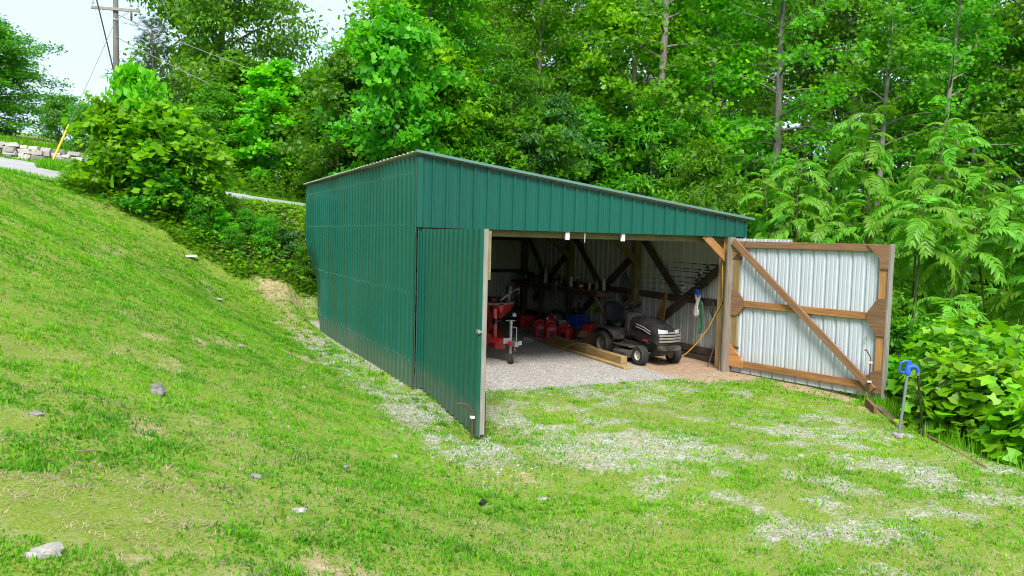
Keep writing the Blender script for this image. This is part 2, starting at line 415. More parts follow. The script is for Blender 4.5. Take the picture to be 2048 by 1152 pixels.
mask = np.stack([gravel_mask(GX, GY), clay_mask(GX, GY), wl], -1).reshape(-1, 3)
gm, nt, b = newmat('ground')
at = N(nt, 'Attribute', attribute_name='col'); sp3 = N(nt, 'SeparateColor'); nt.links.new(at.outputs['Color'], sp3.inputs[0])
geo = N(nt, 'NewGeometry').outputs['Position']
n_f = noise(nt, geo, 9, 6, .7); n_ff = noise(nt, geo, 45, 4, .7); n_b = noise(nt, geo, 1.4, 5, .6)
vor = N(nt, 'TexVoronoi'); vor.inputs['Scale'].default_value = 48; nt.links.new(geo, vor.inputs['Vector'])
vs = N(nt, 'SeparateColor'); nt.links.new(vor.outputs['Color'], vs.inputs[0])
grav = ramp(nt, vs.outputs[0], [(0, (.17, .155, .135)), (.35, (.34, .315, .285)), (.75, (.48, .455, .43)), (1, (.62, .595, .57))])
grav = mixc(nt, ramp(nt, n_b, [(.45, (0, 0, 0)), (.75, (.55, .55, .55))]), grav, (.34, .25, .17))
clay = ramp(nt, n_f, [(.25, (.22, .135, .08)), (.5, (.38, .26, .165)), (.75, (.53, .40, .29))])
clay = mixc(nt, ramp(nt, n_ff, [(.5, (0, 0, 0)), (.8, (.6, .6, .6))]), clay, (.50, .42, .34))
soil = ramp(nt, n_ff, [(.25, (.085, .125, .012)), (.45, (.15, .23, .02)), (.6, (.21, .255, .045)), (.78, (.36, .33, .16))])
soil = mixc(nt, ramp(nt, n_b, [(.54, (0, 0, 0)), (.88, (.5, .5, .5))]), soil, (.37, .29, .19))
soil = mixc(nt, ramp(nt, noise(nt, geo, 5.5, 5, .65), [(.52, (0, 0, 0)), (.8, (.5, .5, .5))]), soil, (.40, .32, .215))
floor_ = ramp(nt, n_f, [(.3, (.035, .028, .018)), (.6, (.085, .062, .038)), (.8, (.15, .11, .07))])
def thr(m):
    x = math_(nt, 'ADD', m, math_(nt, 'MULTIPLY', math_(nt, 'SUBTRACT', n_f, .5), 1.3))
    x = math_(nt, 'ADD', x, math_(nt, 'MULTIPLY', math_(nt, 'SUBTRACT', n_ff, .5), .8))
    return ramp(nt, x, [(.30, (0, 0, 0)), (.75, (1, 1, 1))])
c = mixc(nt, thr(sp3.outputs[2]), soil, floor_)
c = mixc(nt, thr(sp3.outputs[0]), c, grav)
c = mixc(nt, thr(sp3.outputs[1]), c, clay)
nt.links.new(c, b.inputs['Base Color']); b.inputs['Roughness'].default_value = .95; b.inputs['Specular IOR Level'].default_value = .15
hh = math_(nt, 'ADD', math_(nt, 'MULTIPLY', vor.outputs['Distance'], sp3.outputs[0]), n_ff)
bump(nt, b, hh, .6, .02)
go = mobj('ground', np_mesh('ground', V, F, [gm], True, mask)); tag(go, 'sloping ground of lawn, gravel and bare clay', kind='structure')

# road that climbs past behind the shrubs, forking at the left
rx = np.arange(-16, 14.01, .3); tt = np.linspace(0, 1, 13)
RXX, TT = np.meshgrid(rx, tt)
y0 = 14.6+.15*np.sin(RXX*.5)-1.9*ss(-4.6, -6.6, RXX); y1 = 17.6+2.6*ss(-4.5, -8, RXX)+.2*np.sin(RXX*.7+1)
RY = y0+(y1-y0)*TT
RZ = H(RXX, RY)+.05+.02*np.sin(TT*math.pi)
idx = np.arange(RXX.size).reshape(RXX.shape)
RF = np.stack([idx[:-1, :-1], idx[:-1, 1:], idx[1:, 1:], idx[1:, :-1]], -1).reshape(-1, 4)
am, nt, b = newmat('asphalt'); geo = N(nt, 'NewGeometry').outputs['Position']
n1 = noise(nt, geo, 1.2, 6, .65); n2 = noise(nt, geo, 60, 3, .6)
c = ramp(nt, n1, [(.3, (.27, .26, .265)), (.6, (.38, .37, .37)), (.8, (.46, .43, .40))])
c = mixc(nt, .35, c, ramp(nt, n2, [(.3, (.2, .2, .2)), (.7, (.50, .49, .48))]))
nt.links.new(c, b.inputs['Base Color']); b.inputs['Roughness'].default_value = .9
ro = mobj('road', np_mesh('road', np.stack([RXX, RY, RZ], -1).reshape(-1, 3), RF, [am], True)); tag(ro, 'worn pale asphalt road running behind the roadside shrubs', kind='structure')

# ------------------------------------------------------------------ scattered leaves / blades as one mesh
def frames(d, n):
    d = d/np.linalg.norm(d, axis=1, keepdims=True)
    s = np.cross(n, d); s /= np.linalg.norm(s, axis=1, keepdims=True)+1e-9
    n = np.cross(d, s); return d, s, n
LEAF = {
 'oval': (np.array([[0,0,0],[.42,.25,.05],[.42,-.25,.05],[.5,0,0],[1,0,-.08]], float), np.array([[0,3,1],[3,4,1],[0,2,3],[3,2,4]])),
 'tulip': (np.array([[.5,0,-.02],[0,0,0],[.16,.36,.05],[.5,.30,.03],[.80,.44,.04],[.92,.0,-.04],[.80,-.44,.04],[.5,-.30,.03],[.16,-.36,.05]], float),
           np.array([[0,i,i+1] for i in range(1, 8)]+[[0,8,1]])),
 'maple': (np.array([[.4,0,-.02],[0,0,0],[.02,.34,.06],[.30,.22,.02],[.48,.56,.07],[.66,.20,.0],[1.0,0,-.06],[.66,-.20,.0],[.48,-.56,.07],[.30,-.22,.02],[.02,-.34,.06]], float),
           np.array([[0,i,i+1] for i in range(1, 10)]+[[0,10,1]])),
 'lance': (np.array([[0,0,0],[.35,.17,.03],[.35,-.17,.03],[.4,0,0],[1,0,-.12]], float), np.array([[0,3,1],[3,4,1],[0,2,3],[3,2,4]])),
 'leaflet': (np.array([[0,0,0],[.22,.13,.03],[.22,-.13,.03],[.58,.145,.02],[.58,-.145,.02],[.4,0,-.01],[1,0,-.16]], float), np.array([[0,5,1],[1,5,3],[3,5,6],[0,2,5],[2,4,5],[4,6,5]])),
 'needle': (np.array([[0,.02,0],[0,-.02,0],[1,0,0]], float), np.array([[0,1,2]])),
}
def leaves(kind, P, D, Nn, S, tint, rg):
    T, Fc = LEAF[kind]; d, s, n = frames(D, Nn); S = S[:, None, None]
    V = P[:, None, :]+S*(T[None, :, 0:1]*d[:, None]+T[None, :, 1:2]*s[:, None]+T[None, :, 2:3]*n[:, None])
    F = Fc[None]+(np.arange(len(P))*len(T))[:, None, None]
    C = np.repeat(tint, len(T))[:, None]
    return V.reshape(-1, 3), F.reshape(-1, 3), np.clip(C, 0, 1)
def cat(parts):
    Vs, Fs, Cs, o = [], [], [], 0
    for V, F, C in parts: Vs.append(V); Fs.append(F+o); Cs.append(C); o += len(V)
    return np.concatenate(Vs), np.concatenate(Fs), np.concatenate(Cs)

# lawn: individual blades, shorter and sparser where gravel and clay come through
def lawn():
    out = []
    yawv = np.array([math.sin(YAW), math.cos(YAW)])
    rings = [(1.2, 4.2, 10500, 5, .0040, .040), (4.2, 7, 6000, 5, .0055, .042), (7, 12, 3700, 3, .0088, .046), (12, 19, 2100, 3, .014, .05), (19, 30, 950, 3, .022, .06)]
    for (ra, rb, den, kind, w, h) in rings:
        n = int(den*math.pi*(rb**2-ra**2)*.36)
        a = (rng.random(n)-.5)*2*math.pi*.36; rad = np.sqrt(ra**2+(rb**2-ra**2)*rng.random(n))
        a0 = math.atan2(yawv[0], yawv[1]); X = CAM[0]+rad*np.sin(a0+a); Y = CAM[1]+rad*np.cos(a0+a)
        nc = max(1, int(n/38)); ca_ = (rng.random(nc)-.5)*2*math.pi*.36; cr_ = np.sqrt(ra**2+(rb**2-ra**2)*rng.random(nc)); cx_ = CAM[0]+cr_*np.sin(a0+ca_); cy_ = CAM[1]+cr_*np.cos(a0+ca_)
        ci = rng.integers(0, nc, n); cl_r = (.018+.05*rng.random(nc)**2)[ci]*(1+.08*ra); inc = rng.random(n) < .5
        ox, oy = rng.normal(0, 1, n)*cl_r, rng.normal(0, 1, n)*cl_r
        X = np.where(inc, cx_[ci]+ox, X); Y = np.where(inc, cy_[ci]+oy, Y); oaz = np.arctan2(oy, ox); csz = (.6+.85*rng.random(nc)**1.5)[ci]; ctint = rng.normal(0, .13, nc)[ci]
        g = gravel_mask(X, Y)+.9*(fbm(X*9, Y*9, 2)-.5); cl = clay_mask(X, Y)+.7*(fbm(X*7+3, Y*7, 2)-.5)
        dens = ss(1.15, .12, g)*ss(.95, .15, cl)*(.42+.58*ss(.31, .54, fbm(X*2.3, Y*2.3, 4)))*(.68+.32*ss(.34, .52, fbm(X*5.5+31, Y*5.5, 3)))
        Xe = np.interp(Y, [-14, -6.4, -4.7, -3.4, -1, 40], [4.9, 5.3, 5.7, 6.6, 7.3, 7.4])
        lawn_far = 11.7+.35*np.clip(-X-2, 0, 9)
        ok = (rng.random(n) < np.maximum(dens, .07)) & (X < Xe) & (Y < lawn_far) & ~((X > -.12) & (X < 6.6) & (Y > -.35) & (Y < 9.7)) & (flat(X, Y) < .97)
        X, Y = X[ok], Y[ok]; n = len(X); Z = H(X, Y)-.004; inc = inc[ok]; oaz = oaz[ok]; csz = csz[ok]; ctint = ctint[ok]
        cl_ = fbm(X*3.3+5, Y*3.3, 3); tuft = ss(.55, .75, fbm(X*6, Y*6+8, 2))
        hgt = h*(.55+.6*rng.random(n))*(.55+.7*cl_)*(1+.5*tuft)*np.where(inc, csz, .62)
        edge = ss(-1.2, -.2, X)*ss(.3, -.3, X)*ss(-3.5, -2, Y); hgt *= 1+.7*edge*tuft
        az = np.where(inc, oaz-math.pi/2+rng.normal(0, .5, n), rng.random(n)*2*math.pi); lean = .3+.95*rng.random(n)
        sd_ = np.stack([np.cos(az), np.sin(az), 0*az], -1); ld = np.stack([-np.sin(az), np.cos(az), 0*az], -1)
        P = np.stack([X, Y, Z], -1); wv = (w*(.7+.6*rng.random(n)))[:, None]
        yel = fbm(X*.8+20, Y*.8, 3)
        tint = .20+.38*rng.random(n)+.65*(yel-.42)+.15*ss(-.5, 2, X)+ctint
        up = np.array([0, 0, 1.])
        mid = P+hgt[:, None]*(.55*up+.22*lean[:, None]*ld); tip = P+hgt[:, None]*((1-.28*lean[:, None])*up+.75*lean[:, None]*ld)
        dry = rng.random(n) < (.06+.16*ss(4, -3, Y)+(.1+.34*ss(3, -3, Y))*ss(.45, .65, fbm(X*1.3+60, Y*1.3, 3))*(1+.8*ss(-2.5, -4, X)*ss(0, -4, Y)))
        wv = wv*np.where(dry, .5, 1)[:, None]; tip = np.where(dry[:, None], P+(tip-P)*1.5, tip)
        if kind == 5:
            Vv = np.stack([P-wv*sd_, P+wv*sd_, mid+wv*.75*sd_, mid-wv*.75*sd_, tip], 1)
            Ff = np.array([[0, 1, 2], [0, 2, 3], [3, 2, 4]])
        else:
            Vv = np.stack([P-wv*sd_, P+wv*sd_, tip], 1); Ff = np.array([[0, 1, 2]])
        k = Vv.shape[1]
        flatd = np.where(dry, .3, 1.)[:, None, None]; Vv[..., 2] = P[:, None, 2]+(Vv[..., 2]-P[:, None, 2])*flatd[..., 0]
        for sel, o in ((~dry, 0), (dry, 1)):
            q = Vv[sel]; m = len(q)
            out.append((o, q.reshape(-1, 3), (Ff[None]+(np.arange(m)*k)[:, None, None]).reshape(-1, 3), np.clip(np.repeat(tint[sel], k), 0, 1)[:, None]))
    return out
LB = lawn()
for o, nm, mt, lab in ((0, 'grass', 'grass', 'short patchy green lawn grass on the bank and yard'), (1, 'dry_grass', 'straw', 'dry tan grass blades scattered through the lawn')):
    V, F, C = cat([q[1:] for q in LB if q[0] == o])
    tag(mobj(nm, np_mesh(nm, V, F, [MT[mt]], False, C)), lab, 'grass', kind='stuff')

# broad-leaved clover and weeds in the lawn
n = 15000
X = rng.uniform(-7, 5.6, n); Y = rng.uniform(-10, 9, n)
ok = (fbm(X*1.1+7, Y*1.1+70, 3) > .52) & (gravel_mask(X, Y) < .5) & (clay_mask(X, Y) < .4) & ~((X > -.15) & (Y > -.6)); X, Y = X[ok], Y[ok]; n = len(X)
az = rng.random(n)*6.283; D = np.stack([np.cos(az), np.sin(az), .15+.5*rng.random(n)], -1); Nn = np.stack([rng.normal(0, .3, n), rng.normal(0, .3, n), np.ones(n)], -1)
V, F, C = leaves('oval', np.stack([X, Y, H(X, Y)+.015+.02*rng.random(n)], -1), D, Nn, .028+.035*rng.random(n), .15+.6*rng.random(n), rng)
tag(mobj('lawn_weeds', np_mesh('lawn_weeds', V, F, [MT['leaf_b']], False, C)), 'small broad leaved weeds growing in the lawn', 'weeds', kind='stuff')

# loose gravel
def stones(n, xr, yr, smin, smax, cond):
    X = rng.uniform(*xr, n); Y = rng.uniform(*yr, n); ok = cond(X, Y); X, Y = X[ok], Y[ok]; n = len(X)
    T = np.array([[1,0,0],[.1,1,0],[-1,.1,0],[0,-1,0],[.15,.1,.75]]); Fc = np.array([[0,1,4],[1,2,4],[2,3,4],[3,0,4]])
    a = rng.random(n)*6.283; s = smin+(smax-smin)*rng.random(n)**2.2
    c, s_ = np.cos(a), np.sin(a)
    Tn = T[None]+rng.normal(0, .22, (n, 5, 3))*np.array([1, 1, .5])
    Vx = (Tn[..., 0]*c[:, None]-Tn[..., 1]*s_[:, None])*s[:, None]+X[:, None]
    Vy = (Tn[..., 0]*s_[:, None]+Tn[..., 1]*c[:, None])*s[:, None]*.8+Y[:, None]
    Vz = Tn[..., 2]*s[:, None]+H(X, Y)[:, None]-.001
    return np.stack([Vx, Vy, Vz], -1).reshape(-1, 3), (Fc[None]+(np.arange(n)*5)[:, None, None]).reshape(-1, 3), np.repeat(rng.random(n), 5)[:, None]
gvm, nt, b = newmat('gravel_stone'); at = N(nt, 'Attribute', attribute_name='col'); sp_ = N(nt, 'SeparateColor'); nt.links.new(at.outputs[0], sp_.inputs[0])
nt.links.new(ramp(nt, sp_.outputs[0], [(0, (.13, .12, .115)), (.4, (.26, .245, .24)), (.8, (.38, .37, .37)), (1, (.52, .51, .51))]), b.inputs['Base Color']); b.inputs['Roughness'].default_value = .9
pa = [stones(110000, (-1.3, 5.8), (-9, -.2), .004, .013, lambda X, Y: rng.random(len(X)) < ss(.15, 1.0, gravel_mask(X, Y)+.8*(fbm(X*10, Y*10, 3)-.5))),
      stones(26000, (.1, 6.3), (-1.1, 3.0), .006, .016, lambda X, Y: clay_mask(X, Y) < .6),
      stones(7000, (-1.2, 0), (-5, 7), .006, .022, lambda X, Y: rng.random(len(X)) < gravel_mask(X, Y)+.1),
      stones(1800, (-6, 6), (-10, 9), .006, .02, lambda X, Y: (rng.random(len(X)) < .15+clay_mask(X, Y)) & ~((X > 0) & (Y > 0)))]
V, F, C = cat(pa)
tag(mobj('gravel', np_mesh('gravel', V, F, [gvm], False, C)), 'loose pale gravel over the shed floor and yard', 'gravel', kind='stuff')

# ------------------------------------------------------------------ shed
W, L, H1, H2, HH = 6.43, 9.44, 3.61, 2.815, 2.50
roofz = lambda x: H1+(H2-H1)*x/W
def profile(kind, u0, u1):
    P = .2286
    if kind == 'wave': pat = [(-.068, 0), (-.046, .038), (.046, .038), (.068, 0)]
    else: pat = [(-.030, 0), (-.016, .026), (.016, .026), (.030, 0), (.062, 0), (.07, .005), (.082, .005), (.09, 0), (.138, 0), (.146, .005), (.158, .005), (.166, 0)]
    k0 = int(math.floor(u0/P))-1; k1 = int(math.ceil(u1/P))+1
    pts = [(k*P+du, o) for k in range(k0, k1+1) for du, o in pat]
    us = [p[0] for p in pts]; os_ = [p[1] for p in pts]
    inner = [p for p in pts if u0 < p[0] < u1]
    return [(u0, float(np.interp(u0, us, os_)))]+inner+[(u1, float(np.interp(u1, us, os_)))]
def panel(name, kind, u0, u1, zb, zt, O, eu, en, mats, parent, nz=1, deform=None, ez=(0, 0, 1), lift=0):
    pr = profile(kind, u0, u1); O, eu, en, ez = map(Vector, (O, eu, en, ez)); mb = MB()
    n = len(pr)
    for layer in (0, 1):
        v = []
        for j in range(nz+1):
            t = j/nz
            for u, o in pr:
                a = zb(u) if callable(zb) else zb; b_ = zt(u) if callable(zt) else zt
                p = O+eu*u+en*(o+lift-.004*layer)+ez*(a+(b_-a)*t)
                if deform: p = deform(p)
                v.append(p)
        flip = (eu.cross(ez)).dot(en) < 0
        f = []
        for j in range(nz):
            for i in range(n-1):
                q = (j*n+i, j*n+i+1, (j+1)*n+i+1, (j+1)*n+i)
                if flip ^ (layer == 1): q = q[::-1]
                f.append(q)
        mb.add(v, f, layer)
    return mb.build(name, mats, parent)
shed = thing('metal_shed', 'open green corrugated metal shed with sloping roof beside the grass bank', 'shed')
def wallbend(p):
    k = float(ss(7.0, 9.5, p.y)*ss(2.3, .9, p.z)); q = Vector(p); q.x += .34*k; q.x += .012*math.sin(p.y*1.7)*math.sin(p.z*1.3); return q
def rearbend(p):
    q = Vector(p); q.x += .37*float(ss(2.3, .9, p.z))*max(0, 1-p.x/1.1); return q
SW = .9144
def strips(length):
    u = 0
    while u < length-1e-6:
        v = min(u+SW, length)
        if length-v < .2: v = length
        yield u, v; u = v
gbot = lambda u: float(max(H(-.12, u)-.06, -.1)) if u > 0 else -.05
for i, (a, b_) in enumerate(strips(L)):
    panel('wall_panel', 'wave', a, b_, gbot, roofz(0)-.03, (0, 0, 0), (0, 1, 0), (-1, 0, 0), [MT['green'], MT['liner']], shed, 9, wallbend, lift=.0015*(i % 2))
for i, (a, b_) in enumerate(strips(W)):
    panel('header_panel', 'ag', a, b_, HH, lambda u: roofz(u)-.02, (0, -.02, 0), (1, 0, 0), (0, -1, 0), [MT['green'], MT['liner']], shed, lift=.0015*(i % 2))
for i, (a, b_) in enumerate(strips(L)):
    panel('wall_panel', 'ag', a, b_, -.05, roofz(W)-.02, (W, 0, 0), (0, 1, 0), (1, 0, 0), [MT['green'], MT['liner']], shed, lift=.0015*(i % 2))
for i, (a, b_) in enumerate(strips(W)):
    panel('wall_panel', 'ag', a, b_, -.1, lambda u: roofz(u)-.02, (0, L, 0), (1, 0, 0), (0, 1, 0), [MT['green'], MT['liner']], shed, 9, rearbend, lift=.0015*(i % 2))
sx = Vector((W, 0, H2-H1)); sl_ = sx.length; sx.normalize()
for i, (a, b_) in enumerate(strips(L+.16)):
    panel('roof_panel', 'ag', a, b_, -.08, sl_+.12, (0, -.08, H1+.015), (0, 1, 0), tuple(Vector((-sx.z, 0, sx.x))), [MT['roof'], MT['liner']], shed, lift=.0015*(i % 2), ez=tuple(sx))
# front edge trim of the roof, corner trims
board('roof_trim', Vector((-.07, -.085, H1+.035)), Vector((W+.11, -.085, roofz(W+.11)+.035)), .042, .06, MT['trim'], shed)
mb = MB(); mb.box((-.031, .03, 1.77), (.006, .10, 3.6)); mb.box((.012, -.047, 3.03), (.09, .006, 1.06)); mb.build('corner_trim', MT['green'], shed)
# jamb strip between corner and left door
panel('jamb_panel', 'ag', .0, .26, -.03, HH-.02, (0, -.004, 0), (1, 0, 0), (0, -1, 0), [MT['green'], MT['liner']], shed)
# screws
def screws(name, pts, r, mat, parent):
    mb = MB()
    for p, n in pts:
        p = Vector(p); n = Vector(n); t = n.orthogonal().normalized(); b_ = n.cross(t)
        v = [p+(t*math.cos(a)+b_*math.sin(a))*r for a in (0, 1.57, 3.14, 4.71)]+[p+n*r*.7]
        mb.add(v, [(0, 1, 4), (1, 2, 4), (2, 3, 4), (3, 0, 4)])
    return tag(mb.build(name, mat, parent), kind='stuff')
for z in (3.34, 2.535, 1.475, .42):
    pts = []
    for k in range(1, 41):
        y = k*.2286+random.uniform(-.01, .01); q = wallbend(Vector((-.04, y, z+random.uniform(-.015, .015)))); pts.append((q, (-1, 0, 0)))
    screws('screws', pts, .0095, MT['white'], shed)
pts = []
for k in range(0, 28):
    for z in (HH+.09, roofz(k*.2286)-.16):
        pts.append(((k*.2286+.055, -.022, z), (0, -1, 0)))
screws('screws', pts, .008, MT['black'], shed)

# framing
def post(p, h, s, mat, name='post'): return board(name, (p[0], p[1], -.15), (p[0], p[1], h), s, s, mat, shed, up=(0, 1, 0))
for y in (3.42, 6.5, 9.28):
    post((W-.11, y), roofz(W-.1)-.06, .15, MT['w_olive'])
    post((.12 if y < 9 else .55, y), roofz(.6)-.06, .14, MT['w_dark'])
post((.14, .10), 3.45, .14, MT['w_olive']); post((6.13, .20), 2.62, .15, MT['w_treated'])
MB().tube([(5.98, -.12, -.25), (5.985, -.12, 1.2), (6.0, -.115, 2.49)], [.10, .09, .08], 14).build('round_post', MT['w_post'], shed, True)
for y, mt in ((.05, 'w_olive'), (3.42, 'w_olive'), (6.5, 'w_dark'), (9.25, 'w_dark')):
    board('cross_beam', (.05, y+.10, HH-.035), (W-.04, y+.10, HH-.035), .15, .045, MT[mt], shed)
for y in (1.6, 5.0, 7.9): board('rafter', (.03, y, H1-.13), (W-.04, y, H2-.13), .14, .04, MT['w_olive'], shed)
for x in (1.2, 2.4, 3.6, 4.8, 5.9): board('purlin', (x, .12, roofz(x)-.035), (x, L-.05, roofz(x)-.035), .045, .09, MT['w_olive'], shed)
for x in (2.62, 3.72): board('rafter_end', (x, .02, HH+.1), (x, .02, HH-.135), .075, .035, MT['white'], shed, up=(1, 0, 0))
MB().tube([(2.95, .0, 2.52), (2.95, 0, 2.33)], .006, 6).build('hanging_strap', MT['white'], shed)
# knee braces
for y, mt, x0 in ((.02, 'w_orange', 5.48), (3.34, 'w_olive', 5.55), (6.42, 'w_olive', 5.5)):
    board('knee_brace', (x0, y, HH+.02), (6.15 if y < 1 else 6.33, y, 1.98 if y < 1 else 1.86), .15, .04, MT[mt], shed)
# wall bracing and girts on the right wall (inside)
xr = W-.045
for y0, y1 in ((.25, 3.35), (3.5, 6.43), (6.57, 9.2)):
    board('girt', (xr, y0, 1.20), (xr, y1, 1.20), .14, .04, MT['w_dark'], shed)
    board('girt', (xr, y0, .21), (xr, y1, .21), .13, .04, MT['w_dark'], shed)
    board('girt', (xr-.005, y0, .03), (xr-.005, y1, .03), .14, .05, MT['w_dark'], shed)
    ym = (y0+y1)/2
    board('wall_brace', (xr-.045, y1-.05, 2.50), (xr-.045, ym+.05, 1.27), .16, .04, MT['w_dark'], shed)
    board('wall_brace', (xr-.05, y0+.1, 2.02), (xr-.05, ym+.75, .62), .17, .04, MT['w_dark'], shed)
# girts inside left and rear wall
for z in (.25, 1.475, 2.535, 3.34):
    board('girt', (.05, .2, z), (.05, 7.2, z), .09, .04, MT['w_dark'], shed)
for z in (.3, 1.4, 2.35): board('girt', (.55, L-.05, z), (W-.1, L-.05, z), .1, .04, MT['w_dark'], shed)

# doors ------------------------------------------------------------
def door_local(name, n_w, h, kind, hinge, vec, mats, side):
    """door = sheet metal meshes; frame pieces are children"""
    d = Vector((vec[0], vec[1], 0)); rz = math.atan2(d.y, d.x)
    mb = MB(); pr = profile(kind, .0, n_w); n = len(pr)
    for layer in (0, 1):
        v = [(u, side*(o-.004*layer), z) for z in (0, h) for u, o in pr]
        f = [(i, i+1, n+i+1, n+i) for i in range(n-1)]
        if (layer == 1) ^ (side > 0): f = [q[::-1] for q in f]
        mb.add(v, f, layer)
    o = mb.build(name, mats, shed); o.location = hinge; o.rotation_euler = (0, 0, rz)
    return o
def bolt(parent, x, y, zt, zb, rx_, name='drop_rod', out=0):
    mb = MB(); pts = [(x, y-out, zt+.03), (x, y-out*.7, zt+.035), (x, y-out*.3, zt+.0), (x, y, zt-.06), (x, y, zt-.3), (x, y, zb)] if out else [(x-rx_, y, zt+.04), (x-rx_*.75, y, zt+.05), (x-.12*rx_/abs(rx_)*.5, y, zt+.03), (x, y, zt-.06), (x, y, zt-.3), (x, y, zb)]
    mb.tube(pts, .0105, 8); o = mb.build(name, MT['rust'], parent, True)
    for z in (zt-.14, zt-.44):
        MB().box((x, y, z), (.055, .05, .03)).build('bracket', MT['white'], parent, bevel=.006)
    return o
DW = 3.04
ld = door_local('door', DW, 2.44, 'wave', (.10, -.05, .03), (-.29, -3.03), [MT['green'], MT['liner']], -1)
tag(ld, 'green corrugated door swung open towards the yard')
board('door_stile', (DW-.02, .030, .02), (DW-.02, .030, 2.44), .05, .055, MT['w_grey'], ld, up=(1, 0, 0))
board('door_stile', (DW-.07, .075, .06), (DW-.07, .075, .5), .04, .025, MT['w_dark'], ld, up=(1, 0, 0))
board('door_stile', (.05, .045, .02), (.05, .045, 2.42), .12, .05, MT['w_brown'], ld, up=(1, 0, 0))
for z in (.1, 1.2, 2.36): board('door_rail', (.12, .045, z), (DW-.06, .045, z), .12, .04, MT['w_brown'], ld)
board('door_brace', (.1, .09, 2.35), (DW-.1, .09, .12), .12, .04, MT['w_brown'], ld)
MB().prism([(DW-.28, 2.42), (DW+.0, 2.42), (DW+.0, 1.85), (DW-.07, 1.85)], .03, Matrix.Translation((0, .075, 0))).build('gusset', MT['w_olive'], ld)
mb = MB(); mb.box((DW-.04, -.035, 1.24), (.10, .025, .05)); mb.box((DW-.0, -.03, 1.24), (.03, .05, .028)); mb.build('latch', MT['steel'], ld, bevel=.004)
bolt(ld, DW-.06, -.075, .36, -.42, .17, out=.19)
pts = [((k*.2286, -.03, 2.36), (0, -1, 0)) for k in range(1, 14)]+[((k*.2286, -.03, 1.2), (0, -1, 0)) for k in range(1, 14)]
screws('screws', pts, .008, MT['black'], ld)

RW = 2.92
rd = door_local('door', RW, 2.40, 'ag', (6.04, -.16, .02), (.60, -2.86), [MT['green'], MT['white_sheet']], 1)
tag(rd, 'open door with white sheet back and brown timber frame')
rd_top = MB(); pr = profile('ag', .02, 1.2); n = len(pr)
rd_top.add([(u, o-.012, z) for z in (2.30, 2.45) for u, o in pr], [(i, i+1, n+i+1, n+i) for i in range(n-1)]); rd_top.build('top_sheet', MT['white_sheet'], rd)
yf = -.035
board('door_stile', (.085, yf, .16), (.085, yf, 2.36), .15, .04, MT['w_treated'], rd, up=(1, 0, 0))
board('door_stile', (RW-.075, yf, .10), (RW-.075, yf, 2.38), .14, .04, MT['w_orange'], rd, up=(1, 0, 0))
board('edge_board', (RW+.012, -.02, .0), (RW+.012, -.02, 2.41), .035, .11, MT['w_grey'], rd, up=(1, 0, 0))
board('door_rail', (.165, yf, 2.345), (RW-.15, yf, 2.345), .115, .04, MT['w_brown'], rd)
board('door_rail', (.165, yf, 1.27), (RW-.15, yf, 1.27), .115, .04, MT['w_orange'], rd)
board('door_rail', (.165, yf, .17), (RW-.15, yf, .17), .115, .04, MT['w_orange'], rd)
yg = -.067
G = [([(.01, 2.40), (.30, 2.40), (.16, 2.20), (.01, 2.05)], 'w_brown'), ([(RW-.36, 2.40), (RW, 2.40), (RW, 2.02), (RW-.13, 2.02), (RW-.15, 2.18)], 'w_brown'),
     ([(.01, 1.50), (.16, 1.50), (.32, 1.32), (.32, 1.22), (.16, 1.04), (.01, 1.04)], 'w_brown'),
     ([(RW, 1.56), (RW-.14, 1.56), (RW-.30, 1.33), (RW-.30, 1.21), (RW-.14, .98), (RW, .98)], 'w_brown'),
     ([(.01, .52), (.01, .10), (.34, .10), (.34, .22), (.16, .42)], 'w_orange'), ([(RW, .46), (RW, .08), (RW-.40, .08), (RW-.40, .22), (RW-.15, .42)], 'w_brown')]
for poly, mt in G: MB().prism(poly, .022, Matrix.Translation((0, yg, 0))).build('gusset', MT[mt], rd)
board('door_brace', (.05, -.10, 2.40), (RW-.12, -.10, .13), .12, .04, MT['w_brown'], rd)
bolt(rd, RW-.16, -.15, .70, -.17, .10)
MB().tube([(RW-.30, -.03, .98), (RW-.30, -.05, .96), (RW-.30, -.05, .90), (RW-.30, -.03, .88)], .007, 6).build('pull_handle', MT['steel'], rd)
for z in (.45, 2.1):
    mb = MB(); mb.box((.10, -.062, z), (.26, .008, .05)); mb.tube([(-.03, -.06, z-.06), (-.03, -.06, z+.06)], .014, 8); mb.build('hinge', MT['rust'], rd)

# ------------------------------------------------------------------ riding mower (front faces -y)
mw = thing('riding_mower', 'dusty black riding lawn mower parked just inside the shed', 'lawn mower', (5.17, 1.6, 0), R_(3))
def ring(y, hw, z0, z1, e=4): return sup(y, 0, (z0+z1)/2, hw, (z1-z0)/2, e, 24)
MB().loft([ring(-.02, .20, .45, .84, 3), ring(-.06, .235, .42, .885, 3.2), ring(-.3, .25, .38, .88, 3.4), ring(-.6, .262, .35, .835, 3.4), ring(-.82, .268, .33, .775, 3.4), ring(-.95, .265, .33, .70, 3.6), ring(-1.02, .235, .35, .63, 3.6), ring(-1.04, .2, .37, .58, 3.4)]).build('hood', MT['black'], mw, True)
for k, z in enumerate((.60, .545, .49)):
    MB().loft([[Vector((x, -1.0-.055*(1-(x/.26)**2)-o[0], z+o[1])) for o in ((0, -.018), (.018, -.014), (.022, .012), (0, .018))] for x in np.linspace(-.25, .25, 11)]).build('grille_bar', MT['silver'], mw)
MB().loft([[Vector((x, -.985-.06*(1-(x/.26)**2)-o[0], .545+o[1])) for o in ((0, -.09), (.012, -.09), (.012, .09), (0, .09))] for x in np.linspace(-.24, .24, 11)]).build('grille_back', MT['vinyl'], mw)
